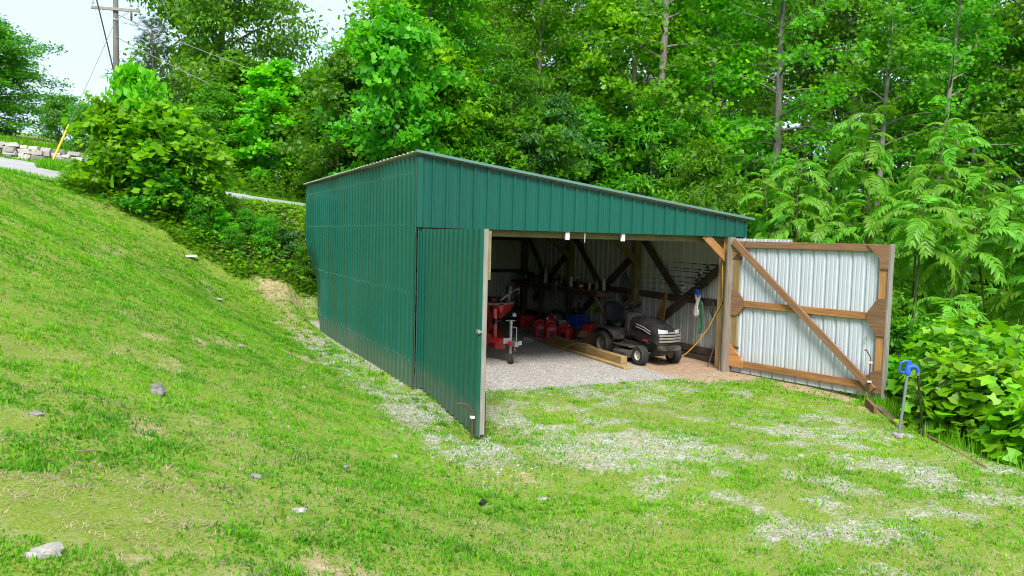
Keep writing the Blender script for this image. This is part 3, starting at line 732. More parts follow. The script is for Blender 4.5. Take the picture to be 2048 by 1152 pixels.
for s in (-1, 1):
    MB().loft([[Vector((s*(.085+t*.165), -1.035+.075*t*t-o[0]-.004, .672+o[1]*(1-.3*(1-t)))) for o in ((0, -.045), (.02, -.04), (.012, .032), (0, .045))] for t in np.linspace(0, 1, 6)]).build('headlight', MT['lamp'], mw, True)
MB().box((0, -1.052, .655), (.14, .012, .03)).build('badge', MT['silver'], mw, bevel=.004)
MB().loft([ring(-.98, .262, .30, .42, 4), ring(-1.05, .25, .305, .415, 4), ring(-1.085, .22, .32, .40, 4)]).build('bumper', MT['dusty'], mw, True)
for s in (-1, 1):
    for k in range(2):
        MB().tube([(s*.262, -.30, .70+.05*k), (s*.272, -.55, .665+.05*k), (s*.272, -.76, .60+.05*k)], .011, 6).build('hood_louvre', MT['silver'], mw)
    MB().box((s*.272, -.62, .47), (.008, .16, .03)).build('side_badge', MT['redp'], mw)
MB().loft([ring(.16, .20, .40, .86, 3), ring(.10, .235, .40, .955, 3), ring(-.02, .24, .42, .93, 3)]).build('dash', MT['dusty'], mw, True)
cw = Matrix.Translation((0, .20, 1.06)) @ Matrix.Rotation(R_(-28), 4, 'X')
mb = MB()
mb.tube([cw @ Vector((.185*math.cos(a), .185*math.sin(a), 0)) for a in np.linspace(0, 2*math.pi, 25)], .016, 8, cap=False)
for a in (R_(90), R_(210), R_(330)): mb.tube([cw @ Vector((0, 0, -.02)), cw @ Vector((.18*math.cos(a), .18*math.sin(a), 0))], .014, 6)
mb.tube([cw @ Vector((0, 0, 0)), (0, .10, .88)], .03, 8); mb.build('steering_wheel', MT['vinyl'], mw, True)
# seat: pan and tall back with bolsters
mb = MB(); mb.loft([sup(.60, 0, .0, .20, .22, 4, 24, 'z'), sup(.62, 0, 0, .235, .24, 3.5, 24, 'z'), sup(.68, 0, 0, .24, .245, 3.5, 24, 'z'), sup(.715, 0, 0, .215, .225, 3.2, 24, 'z')])
mb.v = [(x, y+.62, z) for x, y, z in mb.v]
st = mb.build('seat', MT['vinyl'], mw, True)
mb = MB(); mb.loft([[Vector((p.x, p.y+.80+.26*(p.z-.66)*.8+.05*abs(p.x)*-2.2, p.z)) for p in r] for r in
   [sup(-.05, 0, .86, .15, .17, 3.2, 24), sup(-.035, 0, .86, .215, .215, 3, 24), sup(.02, 0, .86, .235, .235, 3, 24), sup(.06, 0, .86, .20, .20, 3, 24)]])
mb.build('backrest', MT['vinyl'], st, True)
# fender pan
for s in (-1, 1):
    prof = [(.30, .33), (.20, .40), (.26, .50), (.42, .585), (.62, .615), (.86, .60), (1.0, .53), (1.06, .45), (1.03, .43), (.96, .50), (.84, .565), (.62, .58), (.44, .55), (.30, .46), (.26, .40)]
    MB().loft([[Vector((s*(.12+.29*t), y, z-.0*t)) for y, z in prof] for t in (0, .35, .8, 1)]).build('fender', MT['dusty'], mw, True)
MB().loft([sup(.44, 0, .62, .2, .42, 4, 20, 'z'), sup(.60, 0, .62, .2, .40, 4, 20, 'z')]).build('seat_base', MT['dusty'], mw, True)
for s in (-1, 1):
    MB().box((s*.30, -.02, .30), (.20, .56, .035)).build('footrest', MT['dusty'], mw, bevel=.01)
    MB().tube([(s*.40, -.28, .31), (s*.41, .1, .30), (s*.41, .28, .33)], .014, 6).build('foot_rail', MT['dusty'], mw, True)
MB().box((0, -.1, .33), (.34, 1.75, .12)).build('chassis', MT['dusty'], mw, bevel=.01)
mb = MB(); mb.tube([(-.36, -.65, .19), (-.2, -.65, .22), (.2, -.65, .22), (.36, -.65, .19)], .026, 8); mb.box((0, -.70, .24), (.30, .12, .10)); mb.build('front_axle', MT['dusty'], mw, True)
mb = MB(); mb.loft([sup(.10, 0, -.06, .50, .33, 5, 24, 'z'), sup(.19, 0, -.06, .50, .33, 5, 24, 'z'), sup(.235, 0, -.06, .42, .27, 4, 24, 'z')]); mb.tube([(-.33, -.42, .05), (.33, -.42, .05)], .012, 6); mb.build('mower_deck', MT['dusty'], mw, True)
MB().box((.0, -.92, .27), (.36, .10, .10)).build('lower_grille', MT['dusty'], mw, bevel=.015)
def wheel(parent, c, r, w, rim_r, rimm, nm='wheel'):
    Mx = Matrix.Translation(c) @ Matrix.Rotation(R_(90), 4, 'Y')
    h = w/2; pf = [(rim_r, -h*.8), (rim_r+.02, -h), (r*.86, -h), (r*.97, -h*.72), (r, -h*.35), (r, h*.35), (r*.97, h*.72), (r*.86, h), (rim_r+.02, h), (rim_r, h*.8)]
    t = MB().lathe(pf, 28, Mx, closed=True)
    n = 26
    for k in range(n):
        for s in (-1, 1):
            a = 2*math.pi*(k+.25*s)/n; Mb = Mx @ Matrix.Rotation(a, 4, 'Z') @ Matrix.Translation((r-.001, 0, s*h*.42)) @ Matrix.Rotation(s*.5, 4, 'X')
            v = Mb.translation; t.box(v, (.014, r*.11, h*.62), Mb.to_3x3().to_4x4())
    o = t.build('tyre', MT['rubber'], None, True)
    rm = MB().lathe([(.02, -h*.5), (rim_r*.55, -h*.5), (rim_r*.7, -h*.25), (rim_r*.92, -h*.3), (rim_r, -h*.86), (rim_r+.012, -h*.9), (rim_r+.012, h*.9), (rim_r, h*.86), (rim_r*.92, h*.3), (rim_r*.7, h*.25), (rim_r*.55, h*.5), (.02, h*.5)], 24, Mx).build(nm, rimm, parent, True)
    o.parent = rm; return rm
for s in (-1, 1):
    wheel(mw, (s*.405, -.65, .19), .19, .155, .085, MT['rim'])
    wheel(mw, (s*.355, .62, .255), .255, .22, .13, MT['rim_dirty'])

# ------------------------------------------------------------------ timbers and plank on the floor
tm = board('plank', (4.30, .58, .022), (4.47, 4.45, .022), .19, .04, MT['w_treated'], up=(1, 0, 0)); tag(tm, 'long thin treated plank lying flat on the gravel', 'plank')
t1 = board('timber_beam', (4.43, .92, .114), (4.46, 2.24, .114), .14, .14, MT['w_treated'], bevel=.008); tag(t1, 'square treated timber with cut end beside the mower wheel', 'timber')
t2 = board('timber_beam', (4.46, 2.26, .120), (4.50, 3.95, .120), .15, .14, MT['w_treated'], bevel=.008); tag(t2, 'square treated timber resting against the red fuel cans', 'timber')
cp = [(4.28, 3.1, .012), (4.32, 3.02, .05), (4.36, 2.9, .13), (4.44, 2.7, .205), (4.52, 2.4, .205), (4.58, 2.2, .16)]
tag(MB().tube(cp, .011, 8).build('extension_cord', MT['cord'], None, True), 'short yellow cord looped over the square timbers', 'cord')

# ------------------------------------------------------------------ fuel cans
def can(loc, rz, s, label, view=True):
    t = thing('fuel_can', label, 'fuel can', loc, rz, None)
    mb = MB(); mb.loft([sup(z*s, 0, 0, a*s, b_*s, 3.6, 24, 'z') for z, a, b_ in ((0, .135, .10), (.015, .15, .115), (.20, .152, .118), (.25, .145, .112), (.30, .11, .09), (.335, .06, .055), (.345, .05, .045))])
    body = mb.build('body', MT['red'], t, True)
    MB().tube([(-.13*s, 0, .24*s), (-.12*s, 0, .33*s), (-.07*s, 0, .385*s), (0, 0, .395*s), (.06*s, 0, .37*s), (.08*s, 0, .31*s)], .019*s, 8).build('handle', MT['red'], t, True)
    MB().lathe([(.035*s, .0), (.04*s, .01), (.04*s, .04*s), (.03*s, .05*s)], 14, Matrix.Translation((.085*s, 0, .29*s)) @ Matrix.Rotation(R_(35), 4, 'Y')).build('cap', MT['black'], t, True)
    MB().box((0, -.118*s, .12*s), (.11*s, .006, .13*s)).build('sticker', MT['vinyl'], t)
    return t
can((4.86, 5.25, 0), R_(-25), 1.02, 'red plastic fuel can at the far end of the row')
can((4.93, 4.82, 0), R_(-20), 1.06, 'red plastic fuel can standing in the middle of the row')
c3 = can((5.10, 4.42, 0), R_(-62), 1.05, 'red plastic fuel can with yellow tag beside the square timber')
MB().box((.10, -.03, .36), (.05, .03, .05), Matrix.Rotation(.5, 4, 'X')).build('tag', MT['yellow'], c3)
# red engine behind the cans
en = thing('small_engine', 'greasy red small engine standing behind the fuel cans', 'engine', (5.25, 5.75, 0), .3)
mb = MB(); mb.loft([sup(z, 0, 0, a, b_, 3, 18, 'z') for z, a, b_ in ((.0, .2, .17), (.25, .2, .17), (.32, .15, .13), (.36, .12, .1))]); mb.build('shroud', MT['redp'], en, True)
MB().lathe([(.03, 0), (.13, 0), (.14, .03), (.10, .07), (.02, .08)], 18, Matrix.Translation((-.03, -.16, .36)) @ Matrix.Rotation(R_(80), 4, 'X')).build('recoil_cover', MT['redp'], en, True)
MB().tube([(.12, -.1, .36), (.14, -.12, .46), (.05, -.12, .50)], .03, 8).build('muffler', MT['steel'], en, True)
for dx in (-.15, -.02, .12): MB().lathe([(.012, 0), (.03, 0), (.03, .02), (.012, .025)], 10, Matrix.Translation((dx, -.2, .42+.05*dx)) @ Matrix.Rotation(R_(70), 4, 'X')).build('knob', MT['white'], en, True)
# red box further back
rb = MB(); rb.loft([sup(z, 0, 0, .22, .17, 6, 20, 'z') for z in (0, .28)]); rb.box((0, 0, .30), (.46, .36, .035)); rb.box((0, -.18, .2), (.12, .02, .03))
rb.build('storage_tote', MT['red'], None, loc=(5.35, 7.1, 0)); tag(bpy.data.objects['storage_tote'], 'faded red plastic tote in the dark under the workbench', 'tote')

# ------------------------------------------------------------------ blue crate on a bucket, black compressor on it
bk = thing('dark_bucket', 'dark grey tub standing under the blue crate', 'tub', (5.62, 4.78, 0))
MB().lathe([(.15, 0), (.17, .01), (.19, .26), (.20, .27), (.20, .29), (.185, .29), (.165, .03)], 24).build('tub_body', MT['dusty'], bk, True)
MB().tube([(.2*math.cos(a), .05, .26-.2*math.sin(a)*.9) for a in np.linspace(0, math.pi, 12)], .005, 6).build('bail', MT['steel'], bk)
cr = thing('milk_crate', 'blue plastic milk crate holding a black machine', 'crate', (5.60, 4.78, .293), R_(12))
a = .18; hgt = .28
for nm, M_ in (('crate_side', Matrix.Translation((0, -a, 0))), ('crate_side', Matrix.Translation((0, a, 0))), ('crate_side', Matrix.Translation((-a, 0, 0)) @ Matrix.Rotation(R_(90), 4, 'Z')), ('crate_side', Matrix.Translation((a, 0, 0)) @ Matrix.Rotation(R_(90), 4, 'Z'))):
    mb = MB()
    for z in (.015, .265): mb.box(M_ @ Vector((0, 0, z)), (2*a, .016, .03), M_.to_3x3().to_4x4())
    for x in (-a+.02, a-.02): mb.box(M_ @ Vector((x, 0, .14)), (.04, .0155, .22), M_.to_3x3().to_4x4())
    for z in (.06, .20): mb.box(M_ @ Vector((0, 0, z)), (2*a-.08, .010, .022), M_.to_3x3().to_4x4())
    for k in range(7):
        x = -.12+k*.04; mb.box(M_ @ Vector((x, 0, .13)), (.010, .009, .12), (M_.to_3x3() @ Matrix.Rotation(.6, 3, 'Y')).to_4x4())
    mb.build(nm, MT['blue'], cr)
MB().box((0, 0, .012), (2*a-.02, 2*a-.02, .016)).build('crate_floor', MT['blue'], cr)
cm = thing('air_compressor', 'small black air compressor sitting on top of the blue crate', 'compressor', (5.60, 4.78, .574), R_(10))
mb = MB(); mb.lathe([(.02, -.16), (.07, -.155), (.085, -.13), (.085, .13), (.07, .155), (.02, .16)], 20, Matrix.Translation((0, -.03, .085)) @ Matrix.Rotation(R_(90), 4, 'Y')); mb.build('tank', MT['black'], cm, True)
MB().loft([sup(z, -.02, .02, w_, .07, 3, 16, 'z') for z, w_ in ((.16, .1), (.24, .11), (.30, .08))]).build('pump', MT['dusty'], cm, True)
MB().lathe([(.01, 0), (.055, 0), (.06, .02), (.02, .035)], 18, Matrix.Translation((.12, -.10, .17)) @ Matrix.Rotation(R_(90), 4, 'X')).build('gauge', MT['vinyl'], cm, True)
MB().tube([(-.13, 0, .16), (-.13, 0, .33), (.13, 0, .33), (.13, 0, .16)], .010, 6).build('handle', MT['steel'], cm, True)

# cardboard box with red toolbox
cb_ = thing('cardboard_box', 'brown cardboard box with one flap open below the red toolbox', 'box', (5.12, 3.36, 0), R_(14))
mb = MB(); mb.box((0, 0, .16), (.34, .30, .32)); mb.build('carton', MT['card'], cb_, bevel=.004)
MB().box((-.235, -.02, .30), (.17, .24, .006), Matrix.Rotation(R_(-55), 4, 'Y')).build('flap', MT['card'], cb_)
tb = thing('toolbox', 'bright red metal toolbox sitting on the cardboard box', 'toolbox', (5.13, 3.34, .323), R_(14))
MB().box((0, 0, .075), (.32, .19, .15)).build('toolbox_body', MT['red'], tb, bevel=.008)
mb = MB(); mb.prism([(-.16, .0), (.16, 0), (.15, .035), (.11, .05), (-.11, .05), (-.15, .035)], .194, Matrix.Translation((0, 0, .152))); mb.build('lid', MT['redp'], tb, bevel=.004)
MB().tube([(-.07, 0, .195), (-.06, 0, .225), (.06, 0, .225), (.07, 0, .195)], .010, 6).build('handle', MT['vinyl'], tb, True)
for dx in (-.09, .09): MB().box((dx, -.100, .145), (.03, .01, .04)).build('clasp', MT['steel'], tb)
# dried plant sticking up behind the crate
n = 26; az = rng.random(n)*6.283; el = .5+rng.random(n)*.9
D = np.stack([np.cos(az)*np.cos(el), np.sin(az)*np.cos(el), np.sin(el)], -1)
V_, F_, C_ = leaves('lance', np.zeros((n, 3))+np.array([0, 0, .62]), D, np.stack([-D[:, 1], D[:, 0], .4+0*az], -1), .16+.10*rng.random(n), .5+.5*rng.random(n), rng)
wp = thing('potted_plant', 'spiky yellow green plant beside the workbench leg', 'plant', (5.98, 4.55, 0))
mobj('fronds', np_mesh('fronds', V_, F_, [MT['leaf_a']], False, C_), wp)
MB().tube([(0, 0, 0), (.01, 0, .3), (0, 0, .66)], [.012, .009, .006], 6).build('stem', MT['w_olive'], wp)
MB().lathe([(.08, 0), (.11, .18), (.115, .2), (.10, .2), (.02, .17)], 16).build('pot', MT['dusty'], wp, True)

# ------------------------------------------------------------------ workbench and the things on it
wb = thing('workbench', 'dark plank workbench fixed along the ribbed metal wall', 'workbench', (0, 0, 0))
for k, x in enumerate((5.90, 6.08, 6.255)): board('bench_plank', (x, 4.25+.1*k, 1.15), (x, 9.0, 1.15), .17, .04, MT['w_dark' if k else 'w_brown'], wb, up=(1, 0, 0))
board('bench_apron', (5.84, 4.3, 1.08), (5.84, 9.0, 1.08), .10, .035, MT['w_dark'], wb)
board('bench_leg', (5.86, 4.55, 1.12), (6.18, 4.1, .25), .09, .045, MT['w_orange'], wb, up=(0, 1, 0))
board('bench_end', (5.83, 4.28, 1.08), (6.30, 4.28, 1.08), .09, .04, MT['w_brown'], wb)
for y in (5.7, 7.3, 8.8): board('bench_leg', (5.88, y, -.02), (5.88, y, 1.13), .09, .09, MT['w_dark'], wb, up=(0, 1, 0))
def bottle(loc, r, h, mat, label, capm='black', neck=.4, name='bottle'):
    t = thing(name, label, name.split('_')[-1], loc)
    MB().lathe([(r*.9, 0), (r, .01), (r, h*.62), (r*.85, h*.7), (r*neck, h*.8), (r*neck, h*.92)], 16).build('bottle_body', MT[mat], t, True)
    MB().lathe([(r*neck*1.15, h*.9), (r*neck*1.15, h), (r*neck*.8, h*1.01)], 12).build('cap', MT[capm], t, True)
bottle((5.98, 4.55, 1.172), .045, .26, 'olive_p', 'olive oil bottle near the open end of the workbench')
bottle((6.10, 4.42, 1.172), .045, .34, 'glassy', 'pale porcelain bottle at the open end of the workbench')
bottle((5.92, 4.78, 1.172), .035, .20, 'cream', 'short cream bottle beside the olive oil bottle', 'yellow')
bottle((5.97, 7.2, 1.172), .06, .36, 'cream', 'tall cream spray bottle far back on the workbench', 'white')
bottle((5.95, 5.75, 1.172), .05, .24, 'glassy', 'grey white can shaped bottle halfway along the workbench', 'white', .7)
bottle((6.06, 5.6, 1.172), .05, .26, 'dusty', 'dark bottle halfway along the workbench', 'white', .6)
bottle((6.02, 6.4, 1.172), .04, .22, 'olive_p', 'small olive bottle behind the hanging trousers')
bottle((6.2, 6.9, 1.172), .04, .30, 'dusty', 'slim dark bottle near the tall spray bottle')
ml = thing('red_can', 'small red and white can lying on the workbench', 'can', (5.94, 5.22, 1.172))
MB().lathe([(.05, 0), (.055, .005), (.055, .045)], 18).build('can_body', MT['red'], ml, True)
MB().lathe([(.056, .046), (.056, .075)], 18).build('band', MT['white'], ml, True); MB().lathe([(.055, .076), (.055, .11), (.05, .115)], 18).build('can_body', MT['red'], ml, True)
jt = MB(); # hanging trousers
for s in (-1, 1):
    jt.loft([[Vector((p.x+.0, p.y+s*(.055+.02*k), p.z)) for p in sup(1.17-.105*k, 0, 0, .025+.006*math.sin(k*2+s), .05+.008*math.sin(k*1.7), 3, 14, 'z')] for k in range(5)])
jt.loft([sup(1.20, .02, 0, .05, .11, 4, 14, 'z'), sup(1.16, 0, 0, .035, .115, 4, 14, 'z'), sup(1.08, 0, 0, .03, .11, 4, 14, 'z')])
jt.build('trousers', MT['cloth'], None, True, loc=(5.775, 6.35, .02)); tag(bpy.data.objects['trousers'], 'grey work trousers draped over the workbench edge', 'trousers')
for k, (y, z, sx_, sy_, sz_, mt) in enumerate([(7.9, 1.172, .3, .4, .16, 'dusty'), (8.5, 1.172, .35, .35, .24, 'black'), (6.7, 1.172, .18, .22, .10, 'asphalt_box')]):
    mb = MB(); mb.loft([sup(q, 0, 0, sx_/2*w_, sy_/2*w_, 5, 16, 'z') for q, w_ in ((0, .96), (.02, 1), (sz_*.8, 1), (sz_, .9))]); mb.box((0, 0, sz_+.012), (.03, .14, .02))
    o = mb.build('tool_case', MT[mt], None, True, loc=(6.05, y, z)); tag(o, ['dusty dark tool case in the shadow on the workbench', 'large black tool case at the rear end of the workbench', 'small grey tool case beside the hanging trousers'][k], 'tool case')

# ------------------------------------------------------------------ fishing rods hung on the wall brace
RODS = [(2.38, 1.94, .51, 1.95), (2.83, 1.83, .65, 1.84), (3.02, 1.77, .72, 1.78), (3.11, 1.63, .83, 1.67), (3.11, 1.57, .73, 1.55), (3.24, 1.46, 1.16, 1.50), (3.29, 1.35, .99, 1.33)]
RL = ['topmost of the stack of rods', 'second rod from the top of the stack', 'third rod from the top of the stack', 'middle rod of the stack', 'fifth rod from the top, with the longest butt', 'rod with pale cork handle, above the lowest', 'lowest of the stack, above the girt']
for i, (ya, za, yb, zb_) in enumerate(RODS):
    xo = 6.23-.015*(i % 3)
    t = thing('fishing_rod', 'black fishing rod on the wall, '+RL[i], 'fishing rod', (xo, yb, zb_), 0, 'fishing rods on the shed wall')
    d = Vector((0, ya-yb, za-zb_)); n_ = d.normalized()
    MB().tube([n_*.42, d*.6+Vector((0, 0, .012)), d], [.0085, .006, .003], 6).build('rod_blank', MT['black'], t, True)
    MB().tube([n_*.0, n_*.03, n_*.22, n_*.24], [.012, .016, .016, .011], 8).build('grip', MT['cream' if i == 5 else 'vinyl'], t, True)
    MB().tube([n_*.34, n_*.44], [.015, .011], 8).build('fore_grip', MT['vinyl'], t, True)
    q = n_*.29; mb = MB(); mb.lathe([(.012, -.02), (.03, -.018), (.033, -.005), (.022, 0), (.022, .012), (.034, .018), (.02, .03)], 14, Matrix.Translation(q+Vector((-.01, 0, -.05))) @ Matrix.Rotation(R_(90 if i % 2 else 70), 4, 'X'))
    mb.tube([q, q+Vector((0, 0, -.05))], .007, 6); mb.tube([q+Vector((-.02, 0, -.05)), q+Vector((-.075, .02, -.06)), q+Vector((-.08, .02, -.035))], .005, 6)
    mb.build('reel', MT['steel' if i in (1, 5) else 'vinyl'], t, True)
    for k in range(4):
        p = d*(.3+.17*k); MB().tube([p+Vector((.012*math.cos(a), 0, -.014+.012*math.sin(a))) for a in np.linspace(0, 6.283, 9)], .0018, 4, cap=False).build('line_guide', MT['steel'], t)

# bag, gloves, rope, cords, box, stick, wedge on the right wall and post
bg_ = MB(); bg_.loft([[Vector((p.x+.012*math.sin(5*z+3*i), p.y+.012*math.cos(4*z+2*i), p.z)) for i, p in enumerate(sup(z, 0, 0, a, b_, 2.2, 18, 'z'))] for z, a, b_ in ((0, .03, .05), (.04, .055, .085), (.14, .06, .085), (.24, .05, .06), (.30, .03, .035), (.36, .045, .055), (.44, .05, .06))])
bg_.build('plastic_bag', MT['bag'], None, True, loc=(6.17, .99, .90)); tag(bpy.data.objects['plastic_bag'], 'crumpled white plastic bag hanging below the fishing rods', 'bag')
gl = thing('work_glove', 'bright blue work glove hanging at the top of the white bag', 'glove', (6.14, .97, 1.30))
mb = MB(); mb.loft([sup(z, 0, 0, .018, w_, 3, 14, 'z') for z, w_ in ((0, .035), (.04, .05), (.085, .05), (.095, .045))])
mb.build('palm', MT['hyd_blue'], gl, True)
for k, (y, a) in enumerate(((-.042, -.55), (-.018, -.15), (.012, .15), (.038, .45))): MB().tube([(0, y, .085), (0, y+a*.05, .13), (-.01, y+a*.1, .155-.01*abs(k-1.5))], [.012, .011, .007], 8).build('finger', MT['hyd_blue'], gl, True)
MB().tube([(0, .04, .04), (0, .075, .055), (0, .085, .08)], [.013, .012, .008], 8).build('thumb', MT['hyd_blue'], gl, True)
rp = MB()
for k in range(9):
    o = .012*k; w_ = .045+.008*((k*3) % 5)
    rp.tube([(6.16-.008*(k % 4), .86+w_*math.sin(t)+.006*k-.02, .90+(.30+.012*(k % 3))*math.cos(t)) for t in np.linspace(0, 6.283, 25)], .008, 5, cap=False)
rp.build('rope_coil', MT['rope_g'], None, True); tag(bpy.data.objects['rope_coil'], 'long coil of green rope hanging beside the white bag', 'rope')
cc = MB()
for k in range(3): cc.tube([(6.2, .60+.05*math.sin(t+k), 1.10+.12*math.cos(t)-.03*k) for t in np.linspace(0, 6.283, 17)], .008, 5, cap=False)
cc.build('black_cable', MT['hose'], None, True); tag(bpy.data.objects['black_cable'], 'tangle of black cable hooked on the wall next to the green rope', 'cable')
yc = [(6.02, .09, 2.47), (6.00, .08, 2.2), (5.985, .085, 1.9), (6.0, .08, 1.62), (6.01, .08, 1.40), (6.03, .10, 1.27), (6.02, .25, 1.05), (5.98, .40, .75), (5.92, .62, .45), (5.84, .85, .2), (5.75, 1.05, .05), (5.62, 1.25, .014), (5.45, 1.35, .014)]
tag(MB().tube(yc, .012, 8).build('extension_cord', MT['cord'], None, True), 'yellow extension cord running down the post and across the floor', 'cord')
eb = thing('outlet_box', 'grey electrical outlet box screwed to the yellow post', 'outlet box', (6.06, .105, 1.45))
MB().box((0, 0, .045), (.07, .045, .11)).build('box_body', MT['asphalt_box'], eb, bevel=.005); MB().box((0, -.025, .045), (.05, .008, .085)).build('cover', MT['steel'], eb, bevel=.003)
MB().tube([(0, 0, .1), (0, 0, .25)], .01, 6).build('conduit', MT['asphalt_box'], eb); MB().box((-.01, -.01, -.17), (.05, .045, .09)).build('plug', MT['vinyl'], eb, bevel=.008)
sk = MB().tube([(5.95, .34, .0), (6.05, .32, .35), (6.17, .30, .74)], [.012, .01, .008], 6).build('walking_stick', MT['rust'], None, True); tag(sk, 'thin dark stick leaning against the wall by the post', 'stick')
sl2 = board('thin_lath', (5.90, -.06, -.02), (5.98, -.02, .9), .03, .015, MT['w_grey'], up=(1, 0, 0)); tag(sl2, 'thin grey lath leaning against the round post', 'lath')
wg = MB().prism([(0, 0), (.26, -.06), (.42, .52), (.38, .56)], .03).build('plywood_wedge', MT['w_orange'], None, loc=(6.17, 2.36, .75), rot=(R_(6), 0, R_(-90))); tag(wg, 'orange plywood wedge propped against the diagonal wall brace', 'board')
# cables over second post
hc = MB()
for k in range(4): hc.tube([(6.22, 3.62+.10*math.sin(t)*(1+.2*k)+.04*k, 1.28+(.26+.03*k)*math.cos(t)) for t in np.linspace(0, 6.283, 21)], .011, 5, cap=False)
hc.build('hanging_hose', MT['hose'], None, True); tag(bpy.data.objects['hanging_hose'], 'coil of black hose hanging by the inner wall post', 'hose')
ll = board('leaning_board', (6.05, 3.85, .0), (6.28, 3.75, 1.15), .06, .03, MT['w_olive'], up=(1, 0, 0)); tag(ll, 'narrow board leaning on the wall behind the mower seat', 'board')

# ------------------------------------------------------------------ boat and trailer
bt = thing('bass_boat', 'dark red fishing boat with black deck on the trailer', 'boat', (2.58, 2.55, .0))
def hull(y, hw, zk, zg, n=15):
    return [Vector((hw*math.sin(a)*(1 if abs(a) > .9 else .96), y, zk+(zg-zk)*(1-math.cos(a))**.75)) for a in np.linspace(-math.pi/2, math.pi/2, n)]
sec = [(.0, .05, .88, 1.06), (.25, .30, .72, 1.05), (.6, .55, .60, 1.03), (1.1, .78, .54, 1.0), (1.8, .92, .50, .98), (3.0, .96, .50, .97), (4.9, .92, .52, .97)]
mb = MB(); mb.loft([hull(*s) for s in sec], cap=True); mb.build('hull', MT['redp'], bt, True)
mb = MB(); mb.loft([[Vector((x*.97, y, zg+.012+.02*(1-(x/hw)**2))) for x in np.linspace(-hw, hw, 9)]+[Vector((x*.97, y, zg-.02)) for x in np.linspace(hw, -hw, 9)] for y, hw, zk, zg in sec]); mb.build('deck', MT['dusty'], bt, True)
for s in (-1, 1): MB().tube([(s*hw*1.0, y, zg) for y, hw, zk, zg in sec], .022, 8).build('gunwale', MT['silver'], bt, True)
tms = 1.0; tmn = MB(); tmn.tube([(.12, .15, 1.10), (.28, .35, 1.16), (.44, .9, 1.14)], .028, 8); tmn.lathe([(.02, 0), (.055, .03), (.06, .2), (.045, .28), (.015, .3)], 14, Matrix.Translation((.16, .08, 1.12)) @ Matrix.Rotation(R_(20), 4, 'X')); tmn.tube([(.02, .2, 1.1), (.10, .05, 1.32), (.25, .1, 1.40), (.40, .3, 1.34), (.46, .5, 1.18)], .024, 8)
tmn.box((.2, .5, 1.10), (.16, .5, .05)); tmn.v = [(x*1.15, y, 1.02+(z-1.02)*1.15) for x, y, z in tmn.v]; tmn.build('trolling_motor', MT['black'], bt, True)
MB().tube([(.02, .1, 1.12), (.2, -.02, 1.30), (.42, .1, 1.36), (.54, .35, 1.26), (.52, .7, 1.14)], .018, 8).build('motor_bracket', MT['steel'], bt, True)
for k, (x, y) in enumerate(((.1, .55), (.32, .62), (-.1, .7), (.2, .9))): MB().loft([sup(z, x, y, .09, .07, 3, 12, 'z') for z in (1.05, 1.10, 1.13)]).build('gear', MT[['redp', 'blue', 'cream', 'dusty'][k]], bt, True)
MB().lathe([(.02, 0), (.04, .01), (.045, .04), (.02, .05)], 14, Matrix.Translation((.42, .3, .80)) @ Matrix.Rotation(R_(70), 4, 'X')).build('bow_light', MT['lamp'], bt, True)
tr = thing('boat_trailer', 'red boat trailer with winch post and galvanised tongue jack', 'trailer', (2.36, 2.55, 0))
for s in (-1, 1): board('frame_rail', (s*.05+.02, -.62, .40), (s*.62, 1.5, .40), .10, .06, MT['redp'], tr); 
for s in (-1, 1): board('frame_rail', (s*.62, 1.5, .40), (s*.62, 4.9, .40), .10, .06, MT['redp'], tr)
board('tongue', (.06, -.95, .40), (.02, -.1, .40), .09, .08, MT['redp'], tr)
for y in (.4, 2.6, 4.2): board('cross_member', (-.6 if y > 1 else -.3, y, .39), (.6 if y > 1 else .3, y, .39), .07, .05, MT['redp'], tr)
board('winch_post', (.03, -.14, .36), (.03, -.10, .98), .10, .07, MT['redp'], tr, up=(0, 1, 0))
board('winch_strut', (.0, .28, .40), (.03, -.08, .80), .06, .05, MT['redp'], tr)
MB().box((.06, -.2, .30), (.22, .34, .16)).build('step_box', MT['redp'], tr, bevel=.01)
mb = MB(); mb.lathe([(.075, -.06), (.075, -.05), (.04, -.045), (.04, .045), (.075, .05), (.075, .06)], 18, Matrix.Translation((.05, -.16, .74)) @ Matrix.Rotation(R_(90), 4, 'Y')); mb.tube([(.12, -.16, .74), (.15, -.16, .74), (.15, -.26, .70), (.2, -.26, .70)], .009, 6); mb.build('winch', MT['vinyl'], tr, True)
MB().tube([(.03, -.10, .92), (.03, .05, .98)], .05, 10).build('bow_stop', MT['vinyl'], tr, True)
mb = MB(); mb.loft([sup(z, .08, -1.0+.0*z, .05, .075, 4, 14, 'z') for z in (.36, .42, .45)]); mb.box((.12, -1.06, .42), (.09, .08, .05)); mb.build('coupler', MT['steel'], tr, True)
jk = MB(); jx = .0; jk.tube([(.20, -.78, .16), (.20, -.78, .80)], .030, 12); jk.tube([(.20, -.78, .76), (.20, -.78, .83)], .038, 12); jk.tube([(.10, -.76, .82), (.28, -.80, .82)], .010, 6); jk.tube([(.22, -.80, .70), (.30, -.82, .69), (.30, -.82, .42), (.40, -.84, .42)], .009, 6); jk.box((.12, -.78, .44), (.16, .06, .10)); jk.v = [(x-.12, y, z) for x, y, z in jk.v]; jk.build('tongue_jack', MT['steel'], tr, True)
jw = wheel(tr, (.08, -.80, .085), .085, .06, .045, MT['rim_dirty'], 'jack_wheel')
MB().prism([(-.04, .0), (.04, 0), (.03, .14), (-.03, .14)], .07, Matrix.Translation((.08, -.79, .06))).build('wheel_fork', MT['rust'], tr)
for k in range(5): MB().tube([(.08+.02*k, -.95, .40), (.05+.03*k, -.98, .33-.015*k), (.09+.025*k, -.92, .24+.02*k), (.12, -.88, .36)], .006, 6).build('wiring', MT[['red', 'white', 'vinyl', 'rope_g', 'vinyl'][k]], tr, True)
